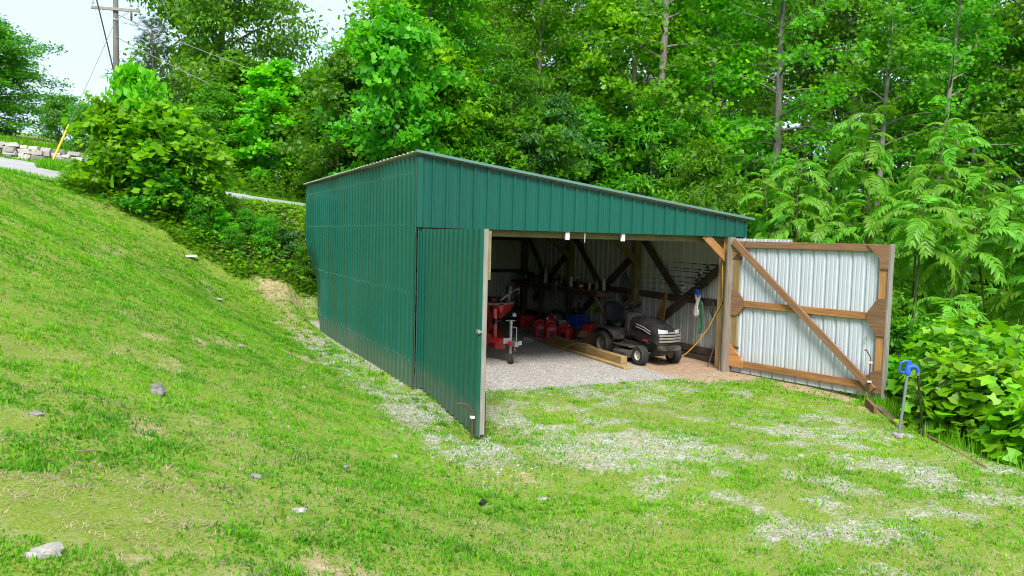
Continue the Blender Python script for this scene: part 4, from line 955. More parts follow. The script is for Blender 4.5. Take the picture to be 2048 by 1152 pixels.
for s in (-1, 1): wheel(tr, (s*1.02, 3.6, .30), .30, .18, .17, MT['rim_dirty'])
board('axle', (-1.0, 3.6, .32), (1.0, 3.6, .32), .07, .07, MT['dusty'], tr)
# stones on floor near cans
def rock(name, loc, s, mat, label, sq=.6, seed=0):
    rg = np.random.default_rng(seed); import bmesh
    bm = bmesh.new(); bmesh.ops.create_icosphere(bm, subdivisions=3, radius=1)
    for v in bm.verts:
        k = 1+.28*math.sin(v.co.x*3.1+seed)*math.cos(v.co.y*2.7+seed*2)+.16*math.sin(v.co.x*7+v.co.z*5+seed)*math.sin(v.co.y*6+seed)+.05*rg.normal(); v.co = Vector((v.co.x*s[0]*k, v.co.y*s[1]*k, v.co.z*s[2]*k))
    me = bpy.data.meshes.new(name); bm.to_mesh(me); bm.free(); me.materials.append(mat)
    o = mobj(name, me); o.location = loc; return tag(o, label, 'rock')
rock('rock', (4.05, 4.3, .05), (.14, .11, .07), MT['stone_g'], 'dusty rock on the shed floor by the end of the plank', seed=3)
rock('rock', (3.85, 4.6, .04), (.10, .08, .05), MT['stone_g'], 'smaller dusty rock lying behind the rock by the plank', seed=4)
for k in range(5):
    o = board('stacked_board', (3.55+.02*k, 5.9+.05*k, .03+.045*k), (3.75-.03*k, 8.9-.08*k, .03+.045*k), .04, .19, MT['w_dark' if k % 2 else 'w_olive']); tag(o, 'dark board in the low stack on the shed floor behind the fuel cans', 'board', 'boards stacked on the shed floor')
for k, (y, lab, hd) in enumerate(((5.55, 'long handled shovel leaning on the wall behind the blue crate', 0), (7.6, 'garden rake leaning on the wall under the cross beams', 1))):
    t = thing('shovel' if hd == 0 else 'garden_rake', lab, 'garden tool', (6.0, y, 0))
    MB().tube([(0, 0, .12), (.16, .05, .9), (.33, .1, 1.65)], [.016, .016, .014], 8).build('handle', MT['w_olive'], t, True)
    if hd == 0: MB().loft([sup(z, -.02, 0, .012, w_, 3, 14, 'z') for z, w_ in ((0, .02), (.06, .08), (.2, .1), (.27, .08))]).build('blade', MT['rust'], t, True)
    else:
        mb = MB(); mb.tube([(-.02, -.2, .12), (-.02, .2, .12)], .012, 6)
        for q in range(9): mb.tube([(-.02, -.19+.0475*q, .12), (-.06, -.19+.0475*q, .02)], .005, 5)
        mb.build('tines', MT['rust'], t, True)
jg = thing('coolant_jug', 'pale green jug with white cap beside the red engine', 'jug', (4.98, 5.72, 0), .4)
MB().loft([sup(z, 0, 0, a_, b_, 3.5, 20, 'z') for z, a_, b_ in ((0, .08, .055), (.01, .09, .062), (.2, .09, .062), (.26, .05, .045), (.29, .025, .025))]).build('jug_body', MT['leaf_jug'], jg, True)
MB().lathe([(.028, .285), (.028, .32), (.02, .325)], 12).build('cap', MT['white'], jg, True)
MB().tube([(.05, 0, .25), (.09, 0, .24), (.095, 0, .17), (.085, 0, .12)], .012, 8).build('handle', MT['leaf_jug'], jg, True)
ty = thing('spare_tyre', 'worn spare tyre leaning under the workbench', 'tyre', (5.75, 6.1, .02), R_(70)); wheel(ty, (0, 0, .27), .27, .17, .15, MT['rim_dirty'])
fb = thing('feed_bucket', 'white plastic bucket standing under the middle of the workbench', 'bucket', (5.62, 5.45, 0))
MB().lathe([(.125, 0), (.13, .01), (.15, .33), (.157, .335), (.157, .35), (.142, .35), (.12, .02)], 24).build('bucket_body', MT['bag'], fb, True)
MB().tube([(.155*math.cos(a), .02, .33-.14*math.sin(a)) for a in np.linspace(0, math.pi, 12)], .004, 6).build('bail', MT['steel'], fb)
# dark clutter at the back of the shed
for k, (x, y, sx_, sy_, sz_, mt, lab) in enumerate([(4.4, 8.6, .9, .6, .55, 'w_dark', 'dark crate stacked against the rear wall'), (5.3, 8.4, .4, .5, .45, 'dusty', 'dusty bin under the rear end of the workbench')]):
    mb = MB()
    for q in range(4): mb.box((0, -sy_/2, sz_*(q+.5)/4), (sx_, .03, sz_/4-.02)); mb.box((0, sy_/2, sz_*(q+.5)/4), (sx_, .03, sz_/4-.02)); mb.box((-sx_/2, 0, sz_*(q+.5)/4), (.03, sy_-.04, sz_/4-.02)); mb.box((sx_/2, 0, sz_*(q+.5)/4), (.03, sy_-.04, sz_/4-.02))
    mb.box((0, 0, .02), (sx_-.04, sy_-.04, .03)); o = mb.build('storage_crate', MT[mt], None, loc=(x, y, 0)); tag(o, lab, 'crate')

# ------------------------------------------------------------------ yard hydrant with hose
HX, HY = 4.95, -4.68; hz = float(H(HX, HY))
hy = thing('yard_hydrant', 'blue headed yard hydrant on a grey pipe at the lawn edge', 'hydrant', (HX, HY, hz), R_(-25)); hy.scale = (.9, .9, .93)
MB().tube([(-.05, 0, -.1), (.0, 0, .45), (.03, 0, .86)], .021, 12).build('standpipe', MT['grey_pipe'], hy, True)
mb = MB(); mb.lathe([(.028, .84), (.04, .85), (.042, .92), (.03, .95), (.028, 1.0)], 14, Matrix.Translation((.03, 0, 0))); mb.tube([(.03, 0, .94), (.10, 0, .96), (.15, 0, .945), (.175, 0, .90), (.178, 0, .87)], [.03, .03, .03, .028, .026], 10); mb.build('head', MT['hyd_blue'], hy, True)
MB().tube([(.045, 0, 1.02), (-.02, 0, 1.03), (-.07, 0, 1.0), (-.085, 0, .93), (-.075, 0, .88), (-.03, 0, .875), (.02, 0, .87)], .014, 8).build('lever', MT['hyd_blue'], hy, True)
mb = MB(); mb.box((.05, .0, .99), (.05, .025, .09)); mb.build('lever_bracket', MT['hyd_blue'], hy, bevel=.005)
MB().lathe([(.024, .84), (.027, .85), (.027, .89)], 10, Matrix.Translation((.178, 0, -.01))).build('hose_nozzle', MT['steel'], hy, True)
hb = [(.9*a_, .9*b_, .93*c_) for a_, b_, c_ in [(.178, 0, .85), (.185, 0, .76), (.215, 0, .60), (.24, -.01, .40), (.27, -.02, .18), (.285, -.03, .03), (.26, -.06, -.03), (.22, -.1, -.04)]]
tag(MB().tube(hb, .0125, 10).build('garden_hose', MT['hose'], None, True, loc=(HX, HY, hz), rot=(0, 0, R_(-25))), 'black hose hanging from the blue hydrant spout', 'hose')
for k, (dx, dy) in enumerate(((.03, .02), (-.07, -.03), (.06, -.07), (-.02, .07))): rock('rock', (HX-.05+dx, HY+dy-.03, hz+.01), (.05, .04, .025), MT['stone_w'], 'small pale stone at the foot of the hydrant', seed=20+k)['group'] = 'stones at the hydrant foot'
def gboard(p0, p1, w, t, mat, lab, dz=.02):
    dz -= .012; a = (*p0, float(H(*p0))+dz); b_ = (*p1, float(H(*p1))+dz)
    return tag(board('weathered_board', a, b_, t, w, mat), lab, 'board')
gboard((6.15, -3.12), (5.75, -3.62), .05, .14, MT['w_brown'], 'short brown board on edge below the open door corner', .05)
gboard((6.25, -3.25), (5.35, -4.35), .10, .05, MT['w_olive'], 'mossy board lying along the lawn edge behind the hydrant')
gboard((5.85, -3.85), (4.6, -6.0), .035, .035, MT['w_brown'], 'long thin brown pole lying along the lawn edge past the hydrant', .01)
gboard((4.75, -6.55), (4.4, -7.4), .09, .05, MT['w_orange'], 'reddish board end sticking out at the edge of the lawn', .02)

# loose stones, sticks and litter on the lawn
def on(x, y, dz=0): return (x, y, float(H(x, y))+dz)
rock('rock', on(-3.63, -3.64, .02), (.075, .06, .075), MT['stone_g'], 'round grey rock poking out of the grass bank', seed=5)
rock('rock', on(-4.14, -7.34, -.005), (.085, .06, .04), MT['stone_w'], 'large pale rock half buried in the grass bank', seed=6)
rock('rock', on(-2.79, -6.21, .01), (.045, .03, .02), MT['stone_g'], 'small flat grey rock low on the bank', seed=7)
rock('rock', on(-.45, -5.21, .005), (.06, .035, .015), MT['stone_w'], 'flat tan stone in the thin grass near the drop rod', seed=8)
rock('rock', on(-2.36, 7.2, .01), (.12, .07, .035), MT['stone_w'], 'pale flat stone on the bank near the shed rear corner', seed=9)
for k, (x, y) in enumerate(((-1.49, -4.0), (-1.0, -2.6), (-.8, -3.6), (-2.2, -4.9), (-3.0, -5.6), (-4.4, -5.2), (-1.9, -1.2), (-2.5, .8), (-1.2, 2.6), (-.95, 4.9), (-3.4, -2.2), (-5.2, -3.0), (.2, -6.1), (1.4, -6.8), (2.9, -6.6))):
    s = .02+.02*random.random(); rock('rock', on(x, y, .004), (s*1.4, s, s*.6), MT['stone_g'], 'fist sized or smaller stone lying loose in the lawn', seed=30+k)['group'] = 'loose stones in the lawn'
pc = MB(); pc.add([(-.17, -.1, 0), (.15, -.12, .01), (.19, .08, .03), (-.14, .11, .015), (-.1, .0, .05), (.05, .02, .06), (-.17, -.1, -.01), (.15, -.12, 0), (.19, .08, .02), (-.14, .11, .005)], [(0, 1, 5, 4), (1, 2, 5), (2, 3, 4, 5), (3, 0, 4), (6, 9, 8, 7)])
pc.build('paper_scrap', MT['white'], None, loc=on(-2.78, 10.9, .02)); tag(bpy.data.objects['paper_scrap'], 'scrap of white paper on the grass below the shrubs', 'litter')
cu = MB().lathe([(.025, 0), (.032, .002), (.04, .09), (.043, .092), (.037, .09), (.022, .01)], 16, Matrix.Rotation(R_(80), 4, 'Y')); cu.build('black_cup', MT['vinyl'], None, True, loc=on(-1.13, -5.37, .02), rot=(0, 0, .6)); bpy.data.objects['black_cup'].scale = (.6, .6, .6); tag(bpy.data.objects['black_cup'], 'small black plastic cup lying in the grass', 'cup')
def stick(p0, p1, r, lab, name='stick'):
    r *= .7
    a, b_ = Vector(on(*p0, .015)), Vector(on(*p1, .02)); m = (a+b_)/2+Vector((.02, .015, .012))
    tag(MB().tube([a, m, b_], [r, r*.9, r*.6], 6).build(name, MT['w_olive'], None, True), lab, 'stick')
stick((-4.12, -5.86), (-3.88, -5.80), .006, 'thin dry stick lying across the grass bank')
stick((-3.0, -4.4), (-2.82, -4.2), .006, 'short dry stick beside the bare clay patch')
stick((-.75, 9.7), (-.2, 10.5), .014, 'dead branch on the clay behind the shed corner')
stick((-1.4, 10.2), (-.4, 10.9), .011, 'bent dead branch at the foot of the weedy bank')

# ------------------------------------------------------------------ trees
def tubes_np(lines, n=6):
    """lines: list of (pts (k,3), radii (k,)) -> V,F quads"""
    Vs, Fs, o = [], [], 0
    for pts, rad in lines:
        k = len(pts); t = np.gradient(pts, axis=0); t /= np.linalg.norm(t, axis=1, keepdims=True)+1e-9
        ref = np.array([1., 0, 0]) if abs(t[0, 0]) < .8 else np.array([0, 1., 0])
        a = np.cross(t, ref); a /= np.linalg.norm(a, axis=1, keepdims=True)+1e-9; b_ = np.cross(t, a)
        ang = np.arange(n)*2*math.pi/n
        V = pts[:, None]+rad[:, None, None]*(a[:, None]*np.cos(ang)[None, :, None]+b_[:, None]*np.sin(ang)[None, :, None])
        i = np.arange(k-1)[:, None]*n; j = np.arange(n)[None]; j2 = (j+1) % n
        F = np.stack([i+j, i+j2, i+n+j2, i+n+j], -1).reshape(-1, 4)+o
        Vs.append(V.reshape(-1, 3)); Fs.append(F); o += k*n
    return np.concatenate(Vs), np.concatenate(Fs)
def make_tree(seed, Ht, base, rad, trunk_r, n_limb, n_twig, n_leaf, kind, size, shape='tall', rise=.35, droop=.25, multi=1, lean=(0, 0), clump=.16):
    rg = np.random.default_rng(seed); wood_l = []; P = []; D = []; Nn = []; T = []
    for st_ in range(multi):
        a0 = rg.random()*6.283; off = np.array([math.cos(a0), math.sin(a0), 0])*(.12*Ht*.15 if multi > 1 else 0)
        k = 12; tz = np.linspace(0, 1, k)
        sway = np.stack([np.sin(tz*3+rg.random()*6)*.02*Ht*tz, np.cos(tz*2.3+rg.random()*6)*.02*Ht*tz, 0*tz], -1)
        spread = (off*3*tz[:, None]**1.2*(Ht*.12) if multi > 1 else 0)
        tp = np.stack([lean[0]*tz**1.5, lean[1]*tz**1.5, tz*Ht*(1 if multi == 1 else rg.uniform(.75, 1))], -1)+sway+spread+off
        tp[0, 2] = -.35
        tr_ = trunk_r*(1-.82*tz)*(1+.35*np.exp(-tz*18))
        wood_l.append((tp, tr_))
        for i in range(n_limb):
            u = (i+rg.random())/n_limb; t = base+(1-base)*u**.9*.985
            p0 = np.array([np.interp(t, tz, tp[:, c_]) for c_ in range(3)])
            if shape == 'tall': r_ = rad*(.45+.55*math.sin(math.pi*min(1, .12+.9*u)))
            elif shape == 'round': r_ = rad*max(.25, math.sqrt(max(.02, 1-(2*u-.85)**2)))
            elif shape == 'cone': r_ = rad*(1.02-.9*u)
            else: r_ = rad*(.5+.5*rg.random())*(1-.45*u)
            r_ *= rg.uniform(.65, 1.12); az = i*2.399+rg.normal(0, .35)
            el = rise+rg.normal(0, .15)+(.55*u if shape in ('tall', 'round') else .1*u)
            s = np.linspace(0, 1, 6)
            dirh = np.array([math.cos(az), math.sin(az), 0])
            bend = rg.normal(0, .12)*np.array([-dirh[1], dirh[0], 0])
            lp = p0+r_*(s[:, None]*dirh*math.cos(el)+(s**2)[:, None]*bend)+np.stack([0*s, 0*s, r_*(s*math.sin(el)-droop*s**2.2)], -1)
            lr = max(.006, trunk_r*.30*(1-.55*t))*(1-.85*s)+.003
            wood_l.append((lp, lr))
            for j in range(n_twig):
                v = .22+.78*(j+rg.random())/n_twig
                q = np.array([np.interp(v, s, lp[:, c_]) for c_ in range(3)])
                az2 = az+(1 if j % 2 else -1)*rg.uniform(.35, 1.15)*(1.15-v*.5); el2 = rg.normal(.02, .3)
                tl = r_*rg.uniform(.18, .36)*(1.15-.45*v)+.12
                dr = np.array([math.cos(az2)*math.cos(el2), math.sin(az2)*math.cos(el2), math.sin(el2)])
                e = q+dr*tl+np.array([0, 0, -droop*.3*tl])
                if j % 2 == 0: wood_l.append((np.stack([q, (q+e)/2+np.array([0, 0, .03*tl]), e]), np.array([.008, .006, .003])*max(.6, trunk_r*5)))
                m = max(3, int(n_leaf*rg.uniform(.6, 1.3)))
                w_ = rg.random(m)**.75
                pp = q+(e-q)*w_[:, None]+rg.normal(0, clump, (m, 3))*np.array([1, 1, .6])
                dd = dr*.5+rg.normal(0, .65, (m, 3)); dd[:, 2] -= .25
                out = dirh*.45+np.array([0, 0, .75])
                nn = out+rg.normal(0, .42, (m, 3))
                P.append(pp); D.append(dd); Nn.append(nn); T.append(np.clip(rg.normal(.45, .17)+rg.normal(0, .13, m), 0, 1))
    P = np.concatenate(P); D = np.concatenate(D); Nn = np.concatenate(Nn); T = np.concatenate(T)
    S = size*(.6+.7*rg.random(len(P)))
    V, F, C = leaves(kind, P, D, Nn, S, T, rg)
    tv, tf = tubes_np(wood_l[:1], 12); bv, bf = tubes_np(wood_l[1:], 5) if len(wood_l) > 1 else (None, None)
    if bv is not None: tv, tf = np.concatenate([tv, bv]), np.concatenate([tf, bf+len(tv)])
    return np_mesh('trunk_%d' % seed, tv, tf, [MT['bark']], True), np_mesh('crown_%d' % seed, V, F, [MT['leaf_b']], False, C)
TREES = {
 'tall1': make_tree(1, 17, .06, 3.3, .22, 60, 9, 24, 'tulip', .22, 'tall', .35, .3, clump=.26),
 'tall2': make_tree(2, 18, .08, 3.6, .25, 56, 9, 23, 'maple', .22, 'tall', .35, .35, clump=.28),
 'tall3': make_tree(3, 16, .05, 3.0, .17, 58, 9, 26, 'oval', .22, 'tall', .4, .3, clump=.26),
 'bare': make_tree(9, 18, .30, 3.2, .27, 38, 8, 20, 'maple', .20, 'tall', .25, .3, clump=.24),
 'under1': make_tree(4, 7.0, .06, 2.4, .085, 38, 9, 22, 'tulip', .22, 'round', .3, .25, clump=.2),
 'under2': make_tree(5, 6.2, .05, 2.2, .07, 38, 9, 20, 'maple', .20, 'round', .35, .2, clump=.2),
 'under3': make_tree(6, 8.0, .08, 2.5, .09, 42, 9, 24, 'lance', .24, 'round', .3, .45, clump=.2),
 'bush1': make_tree(7, 3.0, .02, 1.7, .03, 16, 7, 15, 'oval', .15, 'bush', .6, .2, 3, clump=.12),
 'bush2': make_tree(8, 2.6, .02, 1.5, .03, 15, 7, 14, 'maple', .15, 'bush', .55, .2, 3, clump=.12),
 'far1': make_tree(10, 13, .04, 5.6, .30, 68, 13, 44, 'oval', .30, 'round', .25, .25, clump=.42),
 'roadside': make_tree(21, 3.9, .03, 2.0, .06, 24, 7, 13, 'tulip', .25, 'round', .35, .25, 2, clump=.2),
 'vine': make_tree(12, 3.4, .0, 1.3, .03, 26, 6, 16, 'oval', .14, 'bush', .3, .4, 2, clump=.14),
}
def pine(seed):
    rg = np.random.default_rng(seed); Ht = 10; wl_ = []; P = []; D = []; T = []
    tz = np.linspace(0, 1, 10); tp = np.stack([.15*np.sin(tz*3), .1*np.cos(tz*4), tz*Ht], -1); wl_.append((tp, .19*(1-.85*tz)))
    for i in range(58):
        t = .22+.77*(i/58); az = i*2.4+rg.normal(0, .3); r_ = (2.9*(1-t)**.7+.35)*rg.uniform(.7, 1.15)
        p0 = np.array([np.interp(t, tz, tp[:, c_]) for c_ in range(3)]); s = np.linspace(0, 1, 5); dh = np.array([math.cos(az), math.sin(az), 0])
        lp = p0+r_*s[:, None]*dh+np.stack([0*s, 0*s, r_*(.1*s+.3*s**2)], -1); wl_.append((lp, .035*(1-.8*s)+.004))
        for j in range(15):
            v = .3+.7*rg.random(); q = np.array([np.interp(v, s, lp[:, c_]) for c_ in range(3)])+rg.normal(0, .16, 3)
            m = 26; d = rg.normal(0, 1, (m, 3)); d[:, 2] = np.abs(d[:, 2])*.8+.2; d += dh*.5
            P.append(np.repeat(q[None], m, 0)+d*.03); D.append(d); T.append(np.clip(rg.normal(.45, .2)+rg.normal(0, .1, m), 0, 1))
    P = np.concatenate(P); D = np.concatenate(D); T = np.concatenate(T)
    V, F, C = leaves('needle', P, D, rg.normal(0, 1, P.shape), .24*(.7+.6*rg.random(len(P))), T, rg)
    tv, tf = tubes_np(wl_, 7); return np_mesh('trunk_pine', tv, tf, [MT['bark']], True), np_mesh('crown_pine', V, F, [MT['leaf_p']], False, C)
TREES['pine'] = pine(11)
def tree(kind, x, y, s, mat, label, group=None, rz=None, bark='bark', name='forest_tree', cat_='tree', sz=None, tilt=(0, 0), z=None):
    t = thing(name, label, cat_, (x, y, float(H(x, y)) if z is None else z), random.random()*6.28 if rz is None else rz, group)
    t.scale = (s, s, sz or s); t.rotation_euler[0] = tilt[0]; t.rotation_euler[1] = tilt[1]
    a, b_ = TREES[kind]
    mobj('trunk', a, t, MT[bark]); cw_ = mobj('crown', b_, t, MT[mat])
    return t
# single trees one can name
def px(p, y):        # plan position on the bearing p (column of the photograph) at depth row y
    d = Vector(fw)+rr*(p-1024)/FPX; k = (y-CAM[1])/d.y; return CAM[0]+d.x*k
tree('far1', -11.6, 37, .70, 'leaf_c', 'broad dark tree standing alone beyond the pale stone wall', rz=1.0, name='broad_tree', sz=.44)
tree('far1', -14.8, 41, .62, 'leaf_c', 'lower dark tree behind the broad tree past the stone wall', rz=2.2, name='broad_tree', sz=.36)
tree('pine', -3.75, 28.5, .72, 'leaf_p', 'dark pine tree standing behind the utility pole', name='pine_tree', rz=.4, sz=.68)
tree('far1', -.45, 31, .84, 'leaf_b', 'big rounded tree rising behind the wires', name='broad_tree', rz=3.0, sz=1.0)
for i, (x, y, k, s, sz, m) in enumerate([(-1.3, 22.5, 'under3', .9, .5, 'leaf_b'), (-.2, 24.5, 'under2', 1.1, .9, 'leaf_c'), (.9, 21.5, 'under1', .9, .75, 'leaf_a'), (2.0, 23.5, 'under3', 1.0, .62, 'leaf_b'), (3.2, 20.5, 'under2', .95, .9, 'leaf_c'), (1.9, 19.6, 'under2', .62, .6, 'leaf_b'), (4.9, 22, 'under1', .9, .9, 'leaf_b')]):
    tree(k, x, y, s, m, {'under1': 'lobed leaved ', 'under2': 'star leaved ', 'under3': 'narrow leaved '}[k]+{'leaf_a': 'bright', 'leaf_b': 'mid green', 'leaf_c': 'dark'}[m]+' young tree in the thicket beyond the road', 'young trees beyond the road', name='young_tree', sz=sz)
# the bright tulip tree whose limb reaches over towards the wires
tree('tall1', 5.2, 16.4, .78, 'leaf_a', 'bright green tree reaching over the rear of the shed', name='tulip_tree', rz=2.0, tilt=(0, -.09))
tree('tall3', 6.1, 15.2, .72, 'leaf_b', 'vine hung tree with dark trunk right behind the shed', name='vine_tree', rz=.7)
tree('under1', 3.9, 14.2, .85, 'leaf_b', 'bright leafy young tree leaning out behind the shed roof', name='young_tree', rz=1.1, tilt=(0, -.2), sz=.95)
# forest rows behind and to the right
F_T = 'tall leafy forest tree in the wood behind the shed'
rows = []
for (p, y, kind, s, m) in [(800, 24, 'tall2', .8, 'leaf_b'), (810, 21, 'tall1', .8, 'leaf_b'), (900, 18.5, 'tall3', .85, 'leaf_b'), (985, 22, 'tall2', .9, 'leaf_a'), (1060, 17.5, 'tall3', .85, 'leaf_b'),
    (1130, 20, 'tall1', .9, 'leaf_a'), (1245, 15.0, 'tall1', .85, 'leaf_e'), (1395, 14.2, 'tall1', .8, 'leaf_e'), (1420, 17.5, 'tall3', 1.0, 'leaf_c'), (1480, 21, 'tall2', 1.05, 'leaf_b'),
    (1600, 16, 'tall3', 1.0, 'leaf_c'), (1690, 14.5, 'tall2', .95, 'leaf_b'), (1790, 13.5, 'tall3', .95, 'leaf_c'), (1900, 12.5, 'tall2', 1.0, 'leaf_c'), (1990, 9.5, 'tall3', .95, 'leaf_c'), (2070, 7.5, 'tall2', .95, 'leaf_b'),
    (865, 29, 'tall1', .95, 'leaf_c'), (870, 31, 'tall2', 1.0, 'leaf_b'), (1000, 30, 'tall1', 1.0, 'leaf_c'), (1150, 28, 'tall2', 1.0, 'leaf_c'), (1290, 25, 'tall1', 1.0, 'leaf_b'), (1400, 27, 'tall2', 1.05, 'leaf_c'), (1540, 24, 'tall1', 1.05, 'leaf_b'), (1680, 23, 'tall2', 1.1, 'leaf_c'), (1820, 21, 'tall1', 1.1, 'leaf_b'), (1960, 18, 'tall2', 1.1, 'leaf_c'), (2100, 14, 'tall1', 1.0, 'leaf_b')]:
    tree(kind, px(p, y), y, s, m, {'tall1': 'tall forest tree with broad lobed leaves', 'tall2': 'tall spreading forest tree with star shaped leaves', 'tall3': 'tall narrow forest tree with small oval leaves'}[kind]+{'leaf_a': ', bright yellow green', 'leaf_e': ', glowing lime', 'leaf_b': ', mid green', 'leaf_c': ', deep green'}[m]+' crown behind the shed', 'tall trees of the wood')
for (p, y, s, bk) in [(1308, 14.0, 1.0, 'bark'), (1540, 11.2, .95, 'bark'), (1745, 10.2, .8, 'bark_pale'), (1862, 9.2, .85, 'bark_pale'), (1945, 9.0, .8, 'bark_pale'), (1212, 17.5, .8, 'bark')]:
    lab = {1308: 'thick lichen grey trunked tree rising behind the low end of the shed', 1540: 'straight grey trunked tree rising behind the fern leaved saplings', 1745: 'slim pale trunked tree above the tallest fern leaved sapling', 1862: 'pale trunked tree standing among dark leaves above the saplings', 1945: 'slender leaning pale trunked tree deep in the wood', 1212: 'slim dark trunked tree behind the middle of the shed roof'}[p]
    tree('bare', px(p, y), y, s, 'leaf_b', lab, bark=bk, tilt=(0, .05 if p == 1945 else .0))
# understory filling the edge of the wood
U = 'leafy understory sapling at the edge of the wood'
for i in range(46):
    p = 640+i*33+random.uniform(-14, 14); y = np.interp(p, [640, 1000, 1500, 2100], [17.5, 15, 10.5, 5.5])+random.uniform(-1.2, 2.6)+(3.5 if i % 3 == 0 else 0)
    k = ('under1', 'under2', 'under3')[i % 3]; m = ('leaf_b', 'leaf_c', 'leaf_a', 'leaf_b', 'leaf_d')[i % 5]
    tree(k, px(p, y), y, random.uniform(.72, 1.05), m, {'under1': 'lobed leaved', 'under2': 'star leaved', 'under3': 'hanging narrow leaved'}[k]+{'leaf_a': ' bright', 'leaf_b': ' mid', 'leaf_c': ' dark', 'leaf_d': ' bluish'}[m]+' green sapling at the edge of the wood', 'understory saplings', name='sapling', cat_='sapling')
B = 'low leafy bush in the shade of the wood'
for i in range(26):
    p = 1240+i*36+random.uniform(-12, 12); y = np.interp(p, [1240, 1500, 2150], [10.8, 7.5, 1.2])+random.uniform(-.8, 1.6)
    tree(('bush1', 'bush2', 'vine')[i % 3], px(p, y), y, random.uniform(.8, 1.15), ('leaf_c', 'leaf_b', 'leaf_c')[i % 3], ('dark oval leaved', 'mid green star leaved', 'dark vine hung')[i % 3]+' low bush in the shade of the wood', 'low bushes of the wood', name='woodland_bush', cat_='bush')
for i in range(14):
    x = 7.6+random.uniform(0, 1.6); y = -1.8+i*.85
    tree(('bush1', 'vine', 'bush2')[i % 3], x, y, random.uniform(.7, .95), ('leaf_c', 'leaf_b', 'leaf_c')[i % 3], ('dark oval leaved', 'vine hung mid green', 'dark star leaved')[i % 3]+' bush crowding the side of the shed and open door', 'bushes beside the shed', name='woodland_bush', cat_='bush')

# ------------------------------------------------------------------ roadside shrubs and the weedy rear bank
tree('roadside', -3.75, 13.3, .92, 'leaf_e', 'large bright green roadside shrub with the tallest leafy shoot', name='roadside_shrub', cat_='shrub', sz=.74, rz=.2)
tree('roadside', -4.05, 13.4, .5, 'leaf_a', 'narrow upright bright green shoot rising out of the roadside shrub', name='roadside_shrub', cat_='shrub', sz=1.02, rz=3.3)
tree('roadside', -3.0, 12.9, .8, 'leaf_e', 'bright roadside shrub filling in beside the tallest shoot', name='roadside_shrub', cat_='shrub', sz=.62, rz=2.2)
tree('bush2', -4.5, 13.0, .95, 'leaf_a', 'yellow green roadside shrub at the edge of the asphalt', name='roadside_shrub', cat_='shrub', rz=1)
tree('bush1', -2.6, 12.6, .95, 'leaf_b', 'low dark roadside shrub at the lawn edge', name='roadside_shrub', cat_='shrub', rz=3)
tree('bush2', -3.5, 12.4, .85, 'leaf_c', 'low dense shrub below the tallest leafy shoot', name='roadside_shrub', cat_='shrub', rz=4)
tree('bush1', -2.2, 12.6, .5, 'leaf_a', 'bright shrub at the foot of the road bank', name='roadside_shrub', cat_='shrub', rz=5)
tree('vine', .35, 11.6, .42, 'leaf_c', 'dense dark bush pressed against the rear shed corner', name='roadside_shrub', cat_='shrub', rz=1.5)
tree('bush1', 1.9, 11.8, .6, 'leaf_c', 'dark bush behind the rear wall of the shed', name='roadside_shrub', cat_='shrub', rz=2.5)
for i, (x, y, s) in enumerate([(-5.2, 24.5, .75), (-6.3, 26, .8), (-7.4, 28, .85), (-4.3, 27, .9)]):
    tree('bush1', x, y, s, 'leaf_c', 'thin grey green bush beyond the stone wall', 'bushes beyond the stone wall', name='roadside_shrub', cat_='shrub')
for i, (x, y, s, k, m) in enumerate([(-1.9, 12.1, .36, 'bush2', 'leaf_a'), (-1.2, 12.3, .36, 'bush1', 'leaf_c'), (-.7, 12.0, .4, 'vine', 'leaf_b'), (-.1, 12.1, .34, 'bush2', 'leaf_d'), (-1.6, 11.7, .32, 'bush1', 'leaf_c'), (.5, 11.8, .34, 'bush1', 'leaf_b'), (-2.6, 12.0, .4, 'vine', 'leaf_c')]):
    tree(k, x, y, s, m, {'bush1': 'oval leaved', 'bush2': 'star leaved', 'vine': 'vine like'}[k]+{'leaf_a': ' bright', 'leaf_b': ' mid green', 'leaf_c': ' dark', 'leaf_d': ' bluish'}[m]+' low bush among the weeds of the road bank', 'bushes on the road bank', name='bank_bush', cat_='bush')
# ground cover on the rear bank and the edge of the wood
def cover(n, f, kind, s0, s1, name, mat, label, hmax=.35):
    X, Y = f(n); Z = H(X, Y)+rng.random(len(X))**1.5*hmax*(.4+1.2*fbm(X*1.5, Y*1.5, 3))*np.where(X < 4, .15+.85*ss(14.3, 12.6, Y)+.85*ss(17, 18, Y), 1); m = len(X)
    az = rng.random(m)*6.283; D = np.stack([np.cos(az), np.sin(az), rng.normal(0, .35, m)], -1); Nn = np.stack([rng.normal(0, .45, m), rng.normal(-.3, .45, m), np.ones(m)], -1)
    V, F, C = leaves(kind, np.stack([X, Y, Z], -1), D, Nn, s0+(s1-s0)*rng.random(m), np.clip(.15+.8*fbm(X*2.2, Y*2.2, 3)+rng.normal(0, .14, m)-.1, 0, 1), rng)
    return tag(mobj(name, np_mesh(name, V, F, [MT[mat]], False, C)), label, 'plants', kind='stuff')
def f1(n):
    X = rng.uniform(-6, 3, n); Y = rng.uniform(10.2, 14.7, n)
    lo = 11.1+.35*np.clip(-X-2, 0, 9)+.8*(fbm(X*2, Y*2, 3)-.5)
    ok = (Y > lo) & ~((X > .1) & (Y < 9.8)) & ~((X > -1.2) & (Y < 11.2)); return X[ok], Y[ok]
cover(34000, f1, 'oval', .05, .12, 'bank_weeds', 'leaf_b', 'tangled weeds covering the bank below the road', .4)
cover(9000, f1, 'maple', .08, .16, 'bank_brambles', 'leaf_a', 'brighter bramble leaves scattered over the road bank', .5)
